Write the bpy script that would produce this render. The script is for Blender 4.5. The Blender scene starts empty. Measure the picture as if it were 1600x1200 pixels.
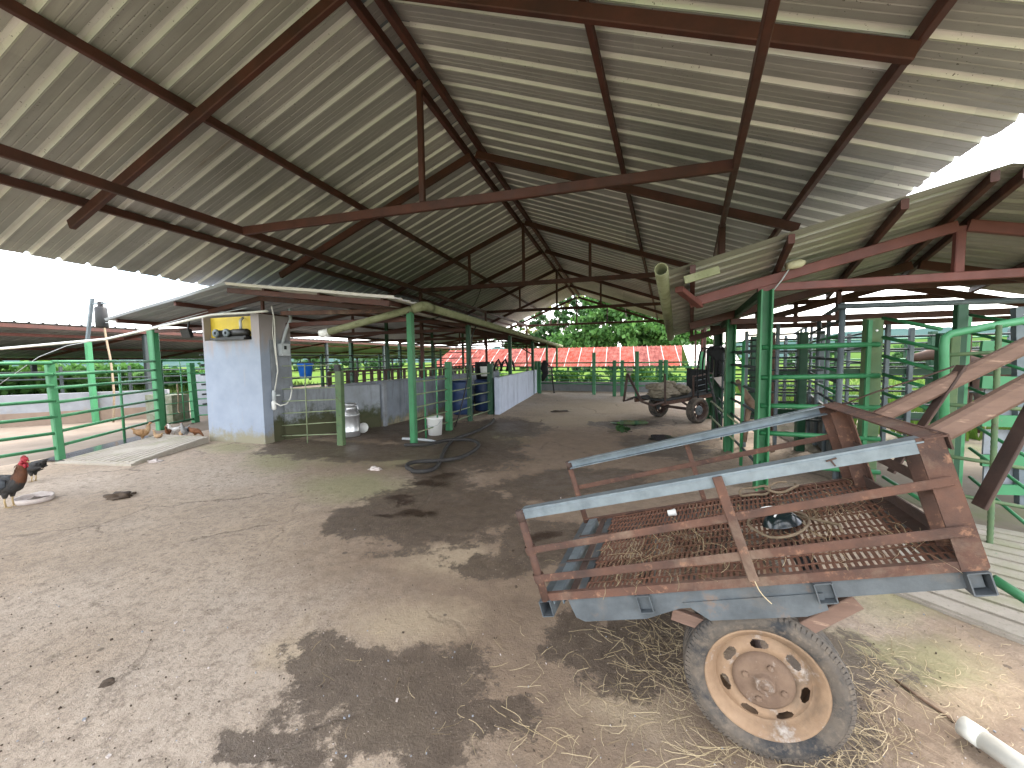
import bpy, bmesh, math, random
from math import sin, cos, pi, radians, sqrt, atan2
from mathutils import Vector, Matrix, Quaternion
from mathutils import noise as mnoise
random.seed(7)
scene = bpy.context.scene
COL = scene.collection
V = Vector
def R(a): return radians(a)

# ------------------------------------------------------------------ camera
CAM_H = 1.55
PITCH, YAW, ROLL = R(3.8), R(15.8), R(-0.8)
FPX = 600.0                                   # focal length in pixels of the 1600 px wide photograph
CM = Matrix.Rotation(YAW, 3, 'Z') @ Matrix.Rotation(pi/2-PITCH, 3, 'X') @ Matrix.Rotation(ROLL, 3, 'Z')
CC = V((0, 0, CAM_H))
cam = bpy.data.cameras.new('camera'); cam.lens = 13.5; cam.sensor_width = 36
cam.clip_start = 0.05; cam.clip_end = 4000
co = bpy.data.objects.new('camera', cam); COL.objects.link(co)
co.matrix_world = Matrix.Translation(CC) @ CM.to_4x4()
scene.camera = co
def ray(x, y): return CM @ V(((x-800)/FPX, (600-y)/FPX, -1))
def G(x, y, z=0.0):                            # point on the level z seen at photo position x, y
    r = ray(x, y); return CC + r*((z-CAM_H)/r.z)
def AX(x, y, X):
    r = ray(x, y); return CC + r*(X/r.x)
def AY(x, y, Y):
    r = ray(x, y); return CC + r*(Y/r.y)

# ------------------------------------------------------------------ mesh builder
class MB:
    def __init__(s): s.v = []; s.f = []; s.sm = []; s.mi = []
    def add(s, vs, fs, smooth=False, mi=0):
        o = len(s.v); s.v += [V(p) for p in vs]
        for f in fs: s.f.append([o+i for i in f]); s.sm.append(smooth); s.mi.append(mi)
    def box(s, c, size, rot=None, mi=0):
        c = V(c); hx, hy, hz = size[0]/2, size[1]/2, size[2]/2
        M = rot if rot is not None else Matrix.Identity(3)
        vs = [c + M @ V((sx*hx, sy*hy, sz*hz)) for sx in (-1,1) for sy in (-1,1) for sz in (-1,1)]
        s.add(vs, [(0,1,3,2),(4,6,7,5),(0,4,5,1),(2,3,7,6),(0,2,6,4),(1,5,7,3)], False, mi)
        return s
    def beam(s, a, b, w, h, up=(0,0,1), mi=0, bev=0.0):
        a, b = V(a), V(b); d = (b-a); L = d.length
        if L < 1e-6: return s
        d = d/L; up = V(up)
        if abs(d.dot(up)) > .98: up = V((0,1,0)) if abs(d.y) < .9 else V((1,0,0))
        x = d.cross(up).normalized(); z = x.cross(d).normalized()
        if bev <= 0:
            pr = [(-w/2,-h/2),(w/2,-h/2),(w/2,h/2),(-w/2,h/2)]
        else:
            e = bev; W, Hh = w/2, h/2
            pr = [(-W+e,-Hh),(W-e,-Hh),(W,-Hh+e),(W,Hh-e),(W-e,Hh),(-W+e,Hh),(-W,Hh-e),(-W,-Hh+e)]
        n = len(pr)
        vs = [a + x*p + z*q for p, q in pr] + [b + x*p + z*q for p, q in pr]
        fs = [(i, (i+1) % n, n+(i+1) % n, n+i) for i in range(n)] + [tuple(range(n-1,-1,-1)), tuple(range(n, 2*n))]
        s.add(vs, fs, False, mi); return s
    def path(s, pts, r, n=8, cap=True, closed=False, mi=0, flat=None):
        pts = [V(p) for p in pts]; m = len(pts)
        if m < 2: return s
        rs = r if isinstance(r, (list, tuple)) else [r]*m
        tang = []
        for i in range(m):
            if closed: t = pts[(i+1) % m]-pts[i-1]
            else: t = pts[min(i+1, m-1)]-pts[max(i-1, 0)]
            tang.append(t.normalized() if t.length > 1e-9 else V((0,0,1)))
        nx = tang[0].cross(V((0,0,1)))
        if nx.length < .1: nx = tang[0].cross(V((0,1,0)))
        nx.normalize(); vs = []
        for i in range(m):
            t = tang[i]; nx = nx - t*nx.dot(t)
            nx = nx.normalized() if nx.length > 1e-6 else t.orthogonal().normalized()
            ny = t.cross(nx)
            for k in range(n):
                a = 2*pi*k/n
                ca, sa = cos(a)*rs[i], sin(a)*rs[i]
                if flat: sa *= flat
                vs.append(pts[i]+nx*ca+ny*sa)
        fs = []
        for i in range(m if closed else m-1):
            j = (i+1) % m
            for k in range(n):
                k2 = (k+1) % n
                fs.append((i*n+k, i*n+k2, j*n+k2, j*n+k))
        s.add(vs, fs, True, mi)
        if cap and not closed:
            o = len(s.v)-m*n
            s.f.append([o+k for k in range(n-1,-1,-1)]); s.sm.append(False); s.mi.append(mi)
            s.f.append([o+(m-1)*n+k for k in range(n)]); s.sm.append(False); s.mi.append(mi)
        return s
    def tube(s, a, b, r, n=8, mi=0): return s.path([a, b], r, n, mi=mi)
    def hollow(s, a, b, r, t=.006, n=16, mi=0):          # open pipe with visible wall
        a, b = V(a), V(b); d = (b-a).normalized(); x = d.orthogonal().normalized(); y = d.cross(x)
        vs = []
        for p, rr in ((a, r), (b, r), (b, r-t), (a, r-t)):
            vs += [p+x*cos(2*pi*k/n)*rr+y*sin(2*pi*k/n)*rr for k in range(n)]
        fs = []
        for q in range(4):
            q2 = (q+1) % 4
            for k in range(n):
                k2 = (k+1) % n; fs.append((q*n+k, q*n+k2, q2*n+k2, q2*n+k))
        s.add(vs, fs, True, mi); return s
    def lathe(s, prof, c=(0,0,0), axis=(0,0,1), n=24, mi=0, smooth=True):
        c = V(c); d = V(axis).normalized(); x = d.orthogonal().normalized(); y = d.cross(x); m = len(prof)
        vs = [c+d*h+(x*cos(2*pi*k/n)+y*sin(2*pi*k/n))*max(r, 1e-5) for r, h in prof for k in range(n)]
        fs = [(i*n+k, i*n+(k+1) % n, (i+1)*n+(k+1) % n, (i+1)*n+k) for i in range(m-1) for k in range(n)]
        s.add(vs, fs, smooth, mi); return s
    def loft(s, rings, n=12, cap=True, mi=0):             # rings: (centre, right vec, up vec)
        vs = []; m = len(rings)
        for c, rx, ry in rings:
            vs += [V(c)+V(rx)*cos(2*pi*k/n)+V(ry)*sin(2*pi*k/n) for k in range(n)]
        fs = [(i*n+k, i*n+(k+1) % n, (i+1)*n+(k+1) % n, (i+1)*n+k) for i in range(m-1) for k in range(n)]
        if cap: fs += [tuple(range(n-1,-1,-1)), tuple((m-1)*n+k for k in range(n))]
        s.add(vs, fs, True, mi); return s
    def prism(s, poly, off, mi=0):                        # planar polygon pushed along off
        n = len(poly); off = V(off)
        vs = [V(p) for p in poly]+[V(p)+off for p in poly]
        fs = [tuple(range(n-1,-1,-1)), tuple(range(n, 2*n))]+[(i, (i+1) % n, n+(i+1) % n, n+i) for i in range(n)]
        s.add(vs, fs, False, mi); return s
    def build(s, name, mats, parent=None, origin=None):
        me = bpy.data.meshes.new(name)
        if parent is not None: org = ORG[parent.name]
        else: org = V(origin) if origin is not None else V((0,0,0))
        me.from_pydata([tuple(p-org) for p in s.v], [], s.f)
        me.polygons.foreach_set('use_smooth', s.sm)
        me.polygons.foreach_set('material_index', s.mi)
        for m in (mats if isinstance(mats, (list, tuple)) else [mats]): me.materials.append(m)
        bm = bmesh.new(); bm.from_mesh(me); bmesh.ops.recalc_face_normals(bm, faces=bm.faces); bm.to_mesh(me); bm.free()
        me.update()
        o = bpy.data.objects.new(name, me); COL.objects.link(o)
        if parent is not None: o.parent = parent
        else: o.location = org
        ORG[o.name] = org
        return o
ORG = {}
def tag(o, label=None, cat=None, group=None, kind=None):
    if label: o['label'] = label
    if cat: o['category'] = cat
    if group: o['group'] = group
    if kind: o['kind'] = kind
    return o
def thing(name, label, cat, loc=(0,0,0), group=None):
    o = bpy.data.objects.new(name, None); COL.objects.link(o); o.location = loc
    o.empty_display_size = .1
    ORG[o.name] = V(loc)
    return tag(o, label, cat, group)
def copy_tree(o, parent=None):
    c = o.copy(); COL.objects.link(c)
    if parent is not None: c.parent = parent
    for ch in list(o.children): copy_tree(ch, c)
    return c

# ------------------------------------------------------------------ materials
def new_mat(name):
    m = bpy.data.materials.new(name); m.use_nodes = True
    nt = m.node_tree; b = nt.nodes['Principled BSDF']
    return m, nt, b
class NT:
    def __init__(s, nt): s.nt = nt
    def n(s, t, **kw):
        x = s.nt.nodes.new(t)
        for k, v in kw.items(): setattr(x, k, v)
        return x
    def l(s, a, b): s.nt.links.new(a, b)
    def noise(s, vec, scale, detail=6, rough=.6, dist=0):
        x = s.n('ShaderNodeTexNoise'); x.inputs['Scale'].default_value = scale; x.inputs['Detail'].default_value = detail
        x.inputs['Roughness'].default_value = rough; x.inputs['Distortion'].default_value = dist
        s.l(vec, x.inputs['Vector']); return x.outputs['Fac']
    def ramp(s, fac, a, b, ca=(0,0,0,1), cb=(1,1,1,1)):
        x = s.n('ShaderNodeValToRGB'); e = x.color_ramp.elements
        e[0].position = a; e[0].color = ca; e[1].position = b; e[1].color = cb
        s.l(fac, x.inputs['Fac']); return x.outputs['Color']
    def mix(s, fac, a, b, mode='MIX'):
        x = s.n('ShaderNodeMix', data_type='RGBA', blend_type=mode)
        for val, i in ((fac, 0), (a, 6), (b, 7)):
            if hasattr(val, 'is_linked'): s.l(val, x.inputs[i])
            elif i == 0: x.inputs[0].default_value = val
            else: x.inputs[i].default_value = (*val[:3], 1)
        return x.outputs[2]
    def math(s, op, a, b=None, clamp=False):
        x = s.n('ShaderNodeMath', operation=op, use_clamp=clamp)
        for i, val in ((0, a), (1, b)):
            if val is None: continue
            if hasattr(val, 'is_linked'): s.l(val, x.inputs[i])
            else: x.inputs[i].default_value = val
        return x.outputs[0]
    def bump(s, h, strength, dist=.01, normal=None):
        x = s.n('ShaderNodeBump'); x.inputs['Strength'].default_value = strength; x.inputs['Distance'].default_value = dist
        s.l(h, x.inputs['Height'])
        if normal is not None: s.l(normal, x.inputs['Normal'])
        return x.outputs['Normal']
def pmat(name, c, c2=None, scale=6, rough=.7, metal=0.0, bump=.25, bscale=60, spot=None, sscale=12, sth=.6, swid=.06, stretch=None, dirt=None, dth=.55, spec=.4):
    m, nt, b = new_mat(name); N = NT(nt)
    tc = N.n('ShaderNodeTexCoord').outputs['Object']
    if stretch:
        mp = N.n('ShaderNodeMapping'); mp.inputs['Scale'].default_value = stretch; N.l(tc, mp.inputs['Vector']); tc2 = mp.outputs['Vector']
    else: tc2 = tc
    c2 = c2 or tuple(x*.7 for x in c)
    col = N.mix(N.ramp(N.noise(tc2, scale, 7, .65), .3, .7), c, c2)
    if dirt: col = N.mix(N.ramp(N.noise(tc2, scale*.37, 8, .7, .4), dth, dth+.15), col, dirt)
    rg = N.ramp(N.noise(tc, scale*2.3, 4), .2, .8, (max(rough-.12, .05),)*3+(1,), (min(rough+.12, 1),)*3+(1,))
    if spot:
        k = N.ramp(N.noise(tc2, sscale, 10, .7), sth, sth+swid)
        col = N.mix(k, col, spot); rg = N.mix(k, rg, (.9, .9, .9))
        if metal: N.l(N.ramp(k, 0, 1, (metal,)*3+(1,), (0, 0, 0, 1)), b.inputs['Metallic'])
    elif metal: b.inputs['Metallic'].default_value = metal
    N.l(col, b.inputs['Base Color']); N.l(rg, b.inputs['Roughness'])
    b.inputs['Specular IOR Level'].default_value = spec
    if bump: N.l(N.bump(N.noise(tc, bscale, 6, .7), bump, .004), b.inputs['Normal'])
    return m
M = {}
RUST = (.10, .042, .022); RUSTD = (.05, .022, .014)
M['primer'] = pmat('red_primer_steel', (.088, .027, .017), (.042, .017, .013), 3, .62, 0, .15, spot=(.085, .036, .017), sscale=7, sth=.62, swid=.12)
M['primer_pink'] = pmat('faded_red_steel', (.17, .055, .045), (.10, .035, .031), 3, .6, 0, .1)
M['rust'] = pmat('rusty_steel', (.115, .054, .035), (.042, .025, .02), 7, .85, 0, .6, 90, spot=(.22, .115, .07), sscale=22, sth=.57, swid=.12, dirt=(.15, .105, .075), dth=.55)
M['rust_dark'] = pmat('dark_rusty_steel', (.07, .04, .03), (.04, .026, .022), 9, .8, 0, .4, 90)
M['rust_grate'] = pmat('rusty_grating', (.165, .074, .045), (.085, .040, .026), 14, .88, 0, .4, 120, spot=(.19, .10, .06), sscale=9, sth=.58, swid=.2)
M['shaft'] = pmat('brown_weathered_shaft', (.17, .105, .078), (.10, .06, .044), 5, .8, 0, .4, 70, stretch=(1, 1, 6), spot=(.27, .18, .13), sscale=8, sth=.6)
M['green'] = pmat('green_paint', (.026, .16, .058), (.016, .10, .038), 3, .5, 0, .12, spot=(.09, .07, .045), sscale=14, sth=.66, swid=.05)
M['mint'] = pmat('mint_green_paint', (.052, .22, .095), (.034, .15, .066), 3, .5, 0, .12, spot=(.15, .16, .11), sscale=12, sth=.64, swid=.06)
M['dkgreen'] = pmat('dark_green_paint', (.012, .060, .026), (.008, .038, .018), 3, .55, 0, .15, spot=(.06, .05, .035), sscale=10, sth=.63, swid=.08)
M['olive'] = pmat('mossy_green_paint', (.085, .12, .05), (.045, .09, .042), 6, .75, 0, .3, spot=(.06, .05, .035), sscale=9, sth=.58, swid=.1)
M['rod'] = pmat('pale_green_rod', (.20, .25, .14), (.14, .16, .09), 6, .7, 0, .2, spot=(.14, .08, .05), sscale=14, sth=.58, swid=.1)
M['steelgrey'] = pmat('grey_painted_pipe', (.135, .16, .175), (.085, .105, .115), 4, .55, .2, .15, spot=(.16, .10, .07), sscale=10, sth=.66)
M['darkrail'] = pmat('dark_rail', (.035, .045, .045), (.022, .03, .03), 4, .7, 0, .1)
M['galv'] = pmat('galvanised_channel', (.205, .243, .265), (.115, .138, .155), 11, .45, .4, .15, 50, stretch=(1, 1, 1), spot=(.30, .16, .10), sscale=7, sth=.74, swid=.05)
M['bluegrey'] = pmat('blue_grey_plate', (.105, .118, .128), (.05, .058, .064), 7, .55, .2, .4, 60, spot=(.15, .105, .078), sscale=9, sth=.56, swid=.12, dirt=(.12, .105, .09), dth=.56)
M['pvc'] = pmat('white_pvc', (.66, .65, .60), (.48, .47, .42), 6, .45, 0, .1, spot=(.20, .19, .16), sscale=11, sth=.68, swid=.1)
M['pvc_moss'] = pmat('mossy_pvc', (.23, .23, .14), (.13, .14, .065), 5, .85, 0, .4, spot=(.06, .065, .03), sscale=8, sth=.55, swid=.15)
M['paleblue'] = None
M['concrete_wall'] = pmat('grey_block_wall', (.25, .265, .29), (.17, .18, .195), 4, .9, 0, .4, 40, dirt=(.14, .125, .10), dth=.56)
M['race_board'] = pmat('dark_grey_board', (.10, .108, .108), (.06, .066, .066), 4, .9, 0, .4, 40, dirt=(.05, .055, .03), dth=.55)
M['concrete_light'] = pmat('pale_block_wall', (.23, .235, .245), (.16, .165, .175), 3, .9, 0, .4, 40, dirt=(.22, .18, .14), dth=.58)
M['moss_concrete'] = pmat('mossy_concrete', (.18, .18, .15), (.10, .11, .06), 5, .9, 0, .5, 50, dirt=(.05, .06, .018), dth=.5)
M['yellow'] = pmat('yellow_panel', (.62, .46, .03), (.48, .34, .03), 4, .6, 0, .2, spot=(.16, .10, .04), sscale=6, sth=.66)
M['black'] = pmat('black_iron', (.006, .006, .007), (.012, .011, .010), 6, .5, 0, .2)
M['rubber'] = pmat('dusty_black_rubber', (.016, .015, .015), (.032, .029, .026), 8, .8, 0, .4, 80)
M['greybox'] = pmat('grey_metal_box', (.42, .45, .46), (.34, .36, .37), 5, .5, .1, .1)
M['bluebucket'] = pmat('blue_plastic', (.01, .13, .55), (.012, .10, .42), 5, .4, 0, .05)
M['bluedrum'] = pmat('navy_plastic_drum', (.015, .035, .11), (.02, .04, .09), 5, .5, 0, .1)
M['whiteplastic'] = pmat('white_plastic', (.72, .72, .70), (.6, .59, .56), 5, .45, 0, .05, spot=(.25, .22, .18), sscale=8, sth=.68)
M['alu'] = pmat('dull_aluminium', (.55, .55, .56), (.42, .42, .43), 8, .35, .85, .1)
M['wood'] = pmat('weathered_wood', (.20, .13, .085), (.12, .075, .05), 6, .85, 0, .4, 60, stretch=(4, 4, 1))
M['darkboard'] = pmat('dark_board', (.028, .03, .03), (.018, .019, .019), 6, .8, 0, .3)
M['sack'] = pmat('jute_sack', (.24, .205, .15), (.13, .107, .075), 14, .95, 0, .6, 120)
M['straw'] = None
M['rope'] = pmat('jute_rope', (.24, .18, .12), (.15, .11, .07), 40, .95, 0, .6, 150)
M['leather'] = pmat('dark_leather', (.005, .005, .007), (.010, .009, .010), 10, .7, 0, .3)
M['dung'] = pmat('dry_dung', (.075, .052, .035), (.045, .03, .02), 20, .95, 0, .9, 60)
M['foam'] = pmat('dirty_foam', (.50, .45, .42), (.33, .27, .24), 14, .85, 0, .4)
M['glass_dark'] = pmat('dark_green_glass', (.004, .014, .014), (.01, .012, .014), 6, .12, 0, 0)
M['redroof'] = None
def sheet_mat(name, c, c2, tint=None, metal=.35, rough=.5, width=.84):
    m, nt, b = new_mat(name); N = NT(nt)
    tc = N.n('ShaderNodeTexCoord').outputs['Object']
    sp = N.n('ShaderNodeSeparateXYZ'); N.l(tc, sp.inputs[0])
    k = N.math('FLOOR', N.math('DIVIDE', sp.outputs['Y'], width))
    side = N.math('FLOOR', N.math('DIVIDE', sp.outputs['X'], 2.55))
    wn = N.n('ShaderNodeTexWhiteNoise', noise_dimensions='2D')
    cb = N.n('ShaderNodeCombineXYZ'); N.l(k, cb.inputs[0]); N.l(side, cb.inputs[1]); N.l(cb.outputs[0], wn.inputs['Vector'])
    mp = N.n('ShaderNodeMapping'); mp.inputs['Scale'].default_value = (.35, 5, .35); N.l(tc, mp.inputs['Vector'])
    col = N.mix(N.ramp(N.noise(mp.outputs['Vector'], 2.2, 8, .65), .3, .7), c, c2)
    col = N.mix(N.ramp(N.noise(tc, .5, 5, .6), .4, .75), col, tuple(x*.72 for x in c2))
    tone = N.ramp(wn.outputs['Value'], 0, 1, (.80,)*3+(1,), (1.12, 1.1, 1.06, 1))
    col = N.mix(1.0, col, tone, 'MULTIPLY')
    pit = N.ramp(N.noise(tc, 42, 3, .6), .66, .70)
    area = N.ramp(N.noise(tc, 1.6, 3, .6), .42, .6)
    col = N.mix(N.mix(1.0, pit, area, 'MULTIPLY'), col, (.055, .045, .032))
    rs = N.ramp(N.noise(mp.outputs['Vector'], 1.1, 9, .7), .66, .78)
    col = N.mix(rs, col, (.16, .11, .075))
    if tint: col = N.mix(N.ramp(N.noise(tc, .9, 6, .65), .38, .62), col, tint)
    N.l(col, b.inputs['Base Color']); b.inputs['Metallic'].default_value = metal
    N.l(N.ramp(N.noise(tc, 5, 5), .3, .7, (rough-.1,)*3+(1,), (rough+.15,)*3+(1,)), b.inputs['Roughness'])
    N.l(N.bump(N.noise(mp.outputs['Vector'], 4, 5), .15, .01), b.inputs['Normal'])
    return m
M['zinc'] = sheet_mat('zinc_roof_sheet', (.42, .408, .40), (.305, .297, .29), None, .15, .5)
M['zinc_rib_light'] = sheet_mat('rib_highlight_zinc', (.81, .81, .80), (.67, .665, .65), None, .15, .45)  # lighter rib colour paints in the light the ribs reflect
M['zinc_green'] = sheet_mat('algae_stained_zinc', (.43, .415, .40), (.30, .29, .275), (.27, .27, .22), .15)
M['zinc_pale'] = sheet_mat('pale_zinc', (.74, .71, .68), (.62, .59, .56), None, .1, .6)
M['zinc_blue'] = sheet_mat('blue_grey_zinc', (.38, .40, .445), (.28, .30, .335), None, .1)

def red_mat():
    m, nt, b = new_mat('faded_red_roof_paint'); N = NT(nt)
    tc = N.n('ShaderNodeTexCoord').outputs['Object']
    sp = N.n('ShaderNodeSeparateXYZ'); N.l(tc, sp.inputs[0])
    k = N.math('FLOOR', N.math('DIVIDE', sp.outputs['X'], .95))
    wn = N.n('ShaderNodeTexWhiteNoise', noise_dimensions='1D'); N.l(k, wn.inputs['W'])
    col = N.mix(wn.outputs['Value'], (.175, .029, .017), (.10, .030, .028))
    col = N.mix(N.ramp(N.noise(tc, 2.5, 8, .7), .40, .66), col, (.23, .085, .068))
    f = N.math('FRACT', N.math('DIVIDE', sp.outputs['X'], .95))
    ln = N.math('LESS_THAN', f, .05)
    col = N.mix(ln, col, (.40, .30, .28))
    N.l(col, b.inputs['Base Color']); b.inputs['Roughness'].default_value = .9; b.inputs['Specular IOR Level'].default_value = .05
    return m
M['redroof'] = red_mat()

def blue_wall():
    m, nt, b = new_mat('pale_blue_wall_paint'); N = NT(nt)
    tc = N.n('ShaderNodeTexCoord').outputs['Object']
    sp = N.n('ShaderNodeSeparateXYZ'); N.l(tc, sp.inputs[0])
    mp = N.n('ShaderNodeMapping'); mp.inputs['Scale'].default_value = (3, 3, .5); N.l(tc, mp.inputs['Vector'])
    col = N.mix(N.ramp(N.noise(tc, 2.2, 8, .65), .3, .72), (.26, .298, .365), (.20, .232, .292))
    col = N.mix(N.ramp(N.noise(mp.outputs['Vector'], 2.2, 8, .7), .60, .75), col, (.30, .285, .275))
    n = N.noise(tc, 5, 8, .7)
    h = N.math('SUBTRACT', N.math('MULTIPLY', n, .85), sp.outputs['Z'])
    col = N.mix(N.ramp(h, .12, .34), col, (.21, .19, .13))
    h2 = N.math('SUBTRACT', N.math('MULTIPLY', N.noise(mp.outputs['Vector'], 3, 6), 1.1), N.math('SUBTRACT', 2.0, sp.outputs['Z']))
    N.l(N.mix(N.math('MULTIPLY', N.ramp(h2, .25, .6), .5), col, (.30, .20, .13)), b.inputs['Base Color'])
    b.inputs['Roughness'].default_value = .75
    N.l(N.bump(N.noise(tc, 26, 6, .7), .25, .006), b.inputs['Normal'])
    return m
M['paleblue'] = blue_wall()

def stained_wall(name, c, c2, moss, mossh, top=(.30, .25, .17)):
    m, nt, b = new_mat(name); N = NT(nt)
    tc = N.n('ShaderNodeTexCoord').outputs['Object']
    sp = N.n('ShaderNodeSeparateXYZ'); N.l(tc, sp.inputs[0])
    mp = N.n('ShaderNodeMapping'); mp.inputs['Scale'].default_value = (3, 3, .4); N.l(tc, mp.inputs['Vector'])
    col = N.mix(N.ramp(N.noise(tc, 3, 8, .65), .3, .72), c, c2)
    col = N.mix(N.ramp(N.noise(mp.outputs['Vector'], 2, 8, .7), .52, .72), col, tuple(x*.6 for x in c2))
    h = N.math('SUBTRACT', N.math('ADD', N.math('MULTIPLY', N.noise(tc, 2.6, 8, .7), 1.1), mossh), sp.outputs['Z'])
    col = N.mix(N.ramp(h, .4, .62), col, moss)
    col = N.mix(N.ramp(N.math('ADD', h, N.math('MULTIPLY', N.noise(tc, 9, 6), .5)), .75, 1.0), col, top)
    N.l(col, b.inputs['Base Color']); b.inputs['Roughness'].default_value = .85
    N.l(N.bump(N.noise(tc, 22, 6, .7), .35, .008), b.inputs['Normal'])
    return m
M['parlour_wall'] = stained_wall('stained_grey_wall', (.20, .225, .26), (.14, .155, .18), (.10, .10, .055), .08)
M['mossy_wall'] = stained_wall('mossy_grey_wall', (.24, .26, .29), (.17, .18, .19), (.030, .038, .009), .42, (.055, .055, .025))
M['white_wall'] = stained_wall('whitewashed_wall', (.42, .46, .55), (.34, .375, .46), (.33, .29, .16), -.35)

def leaf_mat(name, a, b_, c):
    m, nt, b = new_mat(name); N = NT(nt)
    g = N.n('ShaderNodeNewGeometry')
    x = N.n('ShaderNodeValToRGB'); e = x.color_ramp.elements
    e[0].position = 0; e[0].color = (*a, 1); e[1].position = 1; e[1].color = (*c, 1)
    k = e.new(.5); k.color = (*b_, 1)
    N.l(g.outputs['Random Per Island'], x.inputs['Fac'])
    N.l(x.outputs['Color'], b.inputs['Base Color']); b.inputs['Roughness'].default_value = .6
    b.inputs['Specular IOR Level'].default_value = .25
    t = N.n('ShaderNodeBsdfTranslucent'); N.l(x.outputs['Color'], t.inputs['Color'])
    mx = N.n('ShaderNodeMixShader'); mx.inputs[0].default_value = .35
    out = nt.nodes['Material Output']; N.l(b.outputs[0], mx.inputs[1]); N.l(t.outputs[0], mx.inputs[2]); N.l(mx.outputs[0], out.inputs['Surface'])
    return m
M['leaf'] = leaf_mat('green_leaves', (.030, .085, .018), (.055, .14, .028), (.09, .20, .045))
M['leaf_dark'] = leaf_mat('dark_leaves', (.016, .045, .014), (.028, .075, .022), (.05, .115, .03))
M['leaf_yellow'] = leaf_mat('yellowing_leaves', (.09, .12, .03), (.20, .19, .035), (.16, .16, .07))
M['leaf_bright'] = leaf_mat('bright_leaves', (.045, .115, .018), (.07, .165, .026), (.11, .22, .04))
M['grass'] = leaf_mat('pasture_grass_blades', (.050, .10, .014), (.072, .135, .02), (.11, .165, .035))
M['straw'] = leaf_mat('dry_straw', (.34, .26, .15), (.46, .37, .23), (.21, .155, .09))
M['straw'].node_tree.nodes['Mix Shader'].inputs[0].default_value = .1
M['bark'] = pmat('bark', (.13, .10, .08), (.07, .055, .045), 8, .9, 0, .6, 30)

def pasture_mat():
    m, nt, b = new_mat('pasture'); N = NT(nt)
    tc = N.n('ShaderNodeTexCoord').outputs['Object']
    col = N.mix(N.ramp(N.noise(tc, .25, 8, .65), .3, .7), (.055, .095, .020), (.075, .12, .028))
    col = N.mix(N.ramp(N.noise(tc, .06, 6, .6), .5, .7), col, (.105, .12, .045))
    N.l(col, b.inputs['Base Color']); b.inputs['Roughness'].default_value = 1; b.inputs['Specular IOR Level'].default_value = 0
    N.l(N.bump(N.noise(tc, 8, 6), .8, .05), b.inputs['Normal'])
    return m
M['pasture'] = pasture_mat()
M['hill'] = pmat('haze_tinted_hill', (.030, .058, .055), (.045, .075, .07), .02, 1, 0, .0, spec=0)  # distance haze is mixed into this bluish green
M['pensoil'] = pmat('trodden_pen_soil', (.165, .128, .096), (.11, .084, .06), 1.6, .95, 0, .6, 14, spot=(.085, .06, .042), sscale=2.2, sth=.6, swid=.12)

M['corralsoil'] = pmat('dark_corral_soil', (.15, .12, .085), (.09, .075, .05), 1.6, .95, 0, .6, 14, dirt=(.10, .11, .045), dth=.5)
# stains, and painted light and shade, on the yard floor: photo centre x, y and half sizes in the photo -> real ellipses on the floor
def blob(x, y, rx, ry):
    c = G(x, y); ax = (G(x+rx, y)-G(x-rx, y))/2; ay = (G(x, max(y-ry, 575))-G(x, y+ry))/2
    return c, ax, ay
WET_SHADE = [(1110, 850, 130, 50), (655, 800, 150, 60), (690, 745, 70, 45), (560, 815, 60, 35), (760, 790, 80, 40), (720, 700, 130, 38), (620, 1075, 215, 120), (430, 1180, 110, 70), (790, 1115, 80, 55), (520, 1020, 90, 60), (900, 985, 80, 45),  # first blob: wet straw and the cart's shade painted together
       (850, 845, 110, 45), (930, 900, 80, 30), (770, 880, 70, 26), (1000, 1010, 130, 90), (1010, 690, 70, 13), (975, 663, 75, 10), (860, 760, 120, 30), (1300, 1080, 120, 130), (480, 700, 110, 18), (640, 668, 180, 26), (560, 705, 160, 20), (790, 668, 80, 22), (930, 750, 140, 28), (1050, 705, 90, 16)]
BROWN = [(900, 720, 260, 85), (760, 830, 330, 120), (830, 930, 260, 120), (900, 1060, 240, 190), (640, 700, 240, 45), (1120, 1000, 260, 190), (1450, 1080, 260, 160)]
MOSS = [(500, 705, 130, 26), (430, 718, 70, 26), (640, 715, 120, 22), (1440, 925, 180, 50), (760, 680, 90, 22), (360, 700, 60, 12), (1380, 1020, 160, 60), (560, 760, 150, 30)]
GOLD = [(930, 638, 150, 18), (900, 655, 110, 16), (650, 960, 150, 45), (600, 1120, 140, 60), (480, 1010, 90, 50), (980, 1110, 140, 70), (700, 870, 120, 40), (1480, 1050, 120, 90)]  # first two blobs paint the brightness of the lit far yard
DARK = [(650, 802, 50, 10), (600, 808, 26, 7), (672, 757, 36, 9), (622, 782, 34, 8), (690, 745, 30, 7), (850, 838, 40, 12), (930, 832, 40, 9)]
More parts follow.
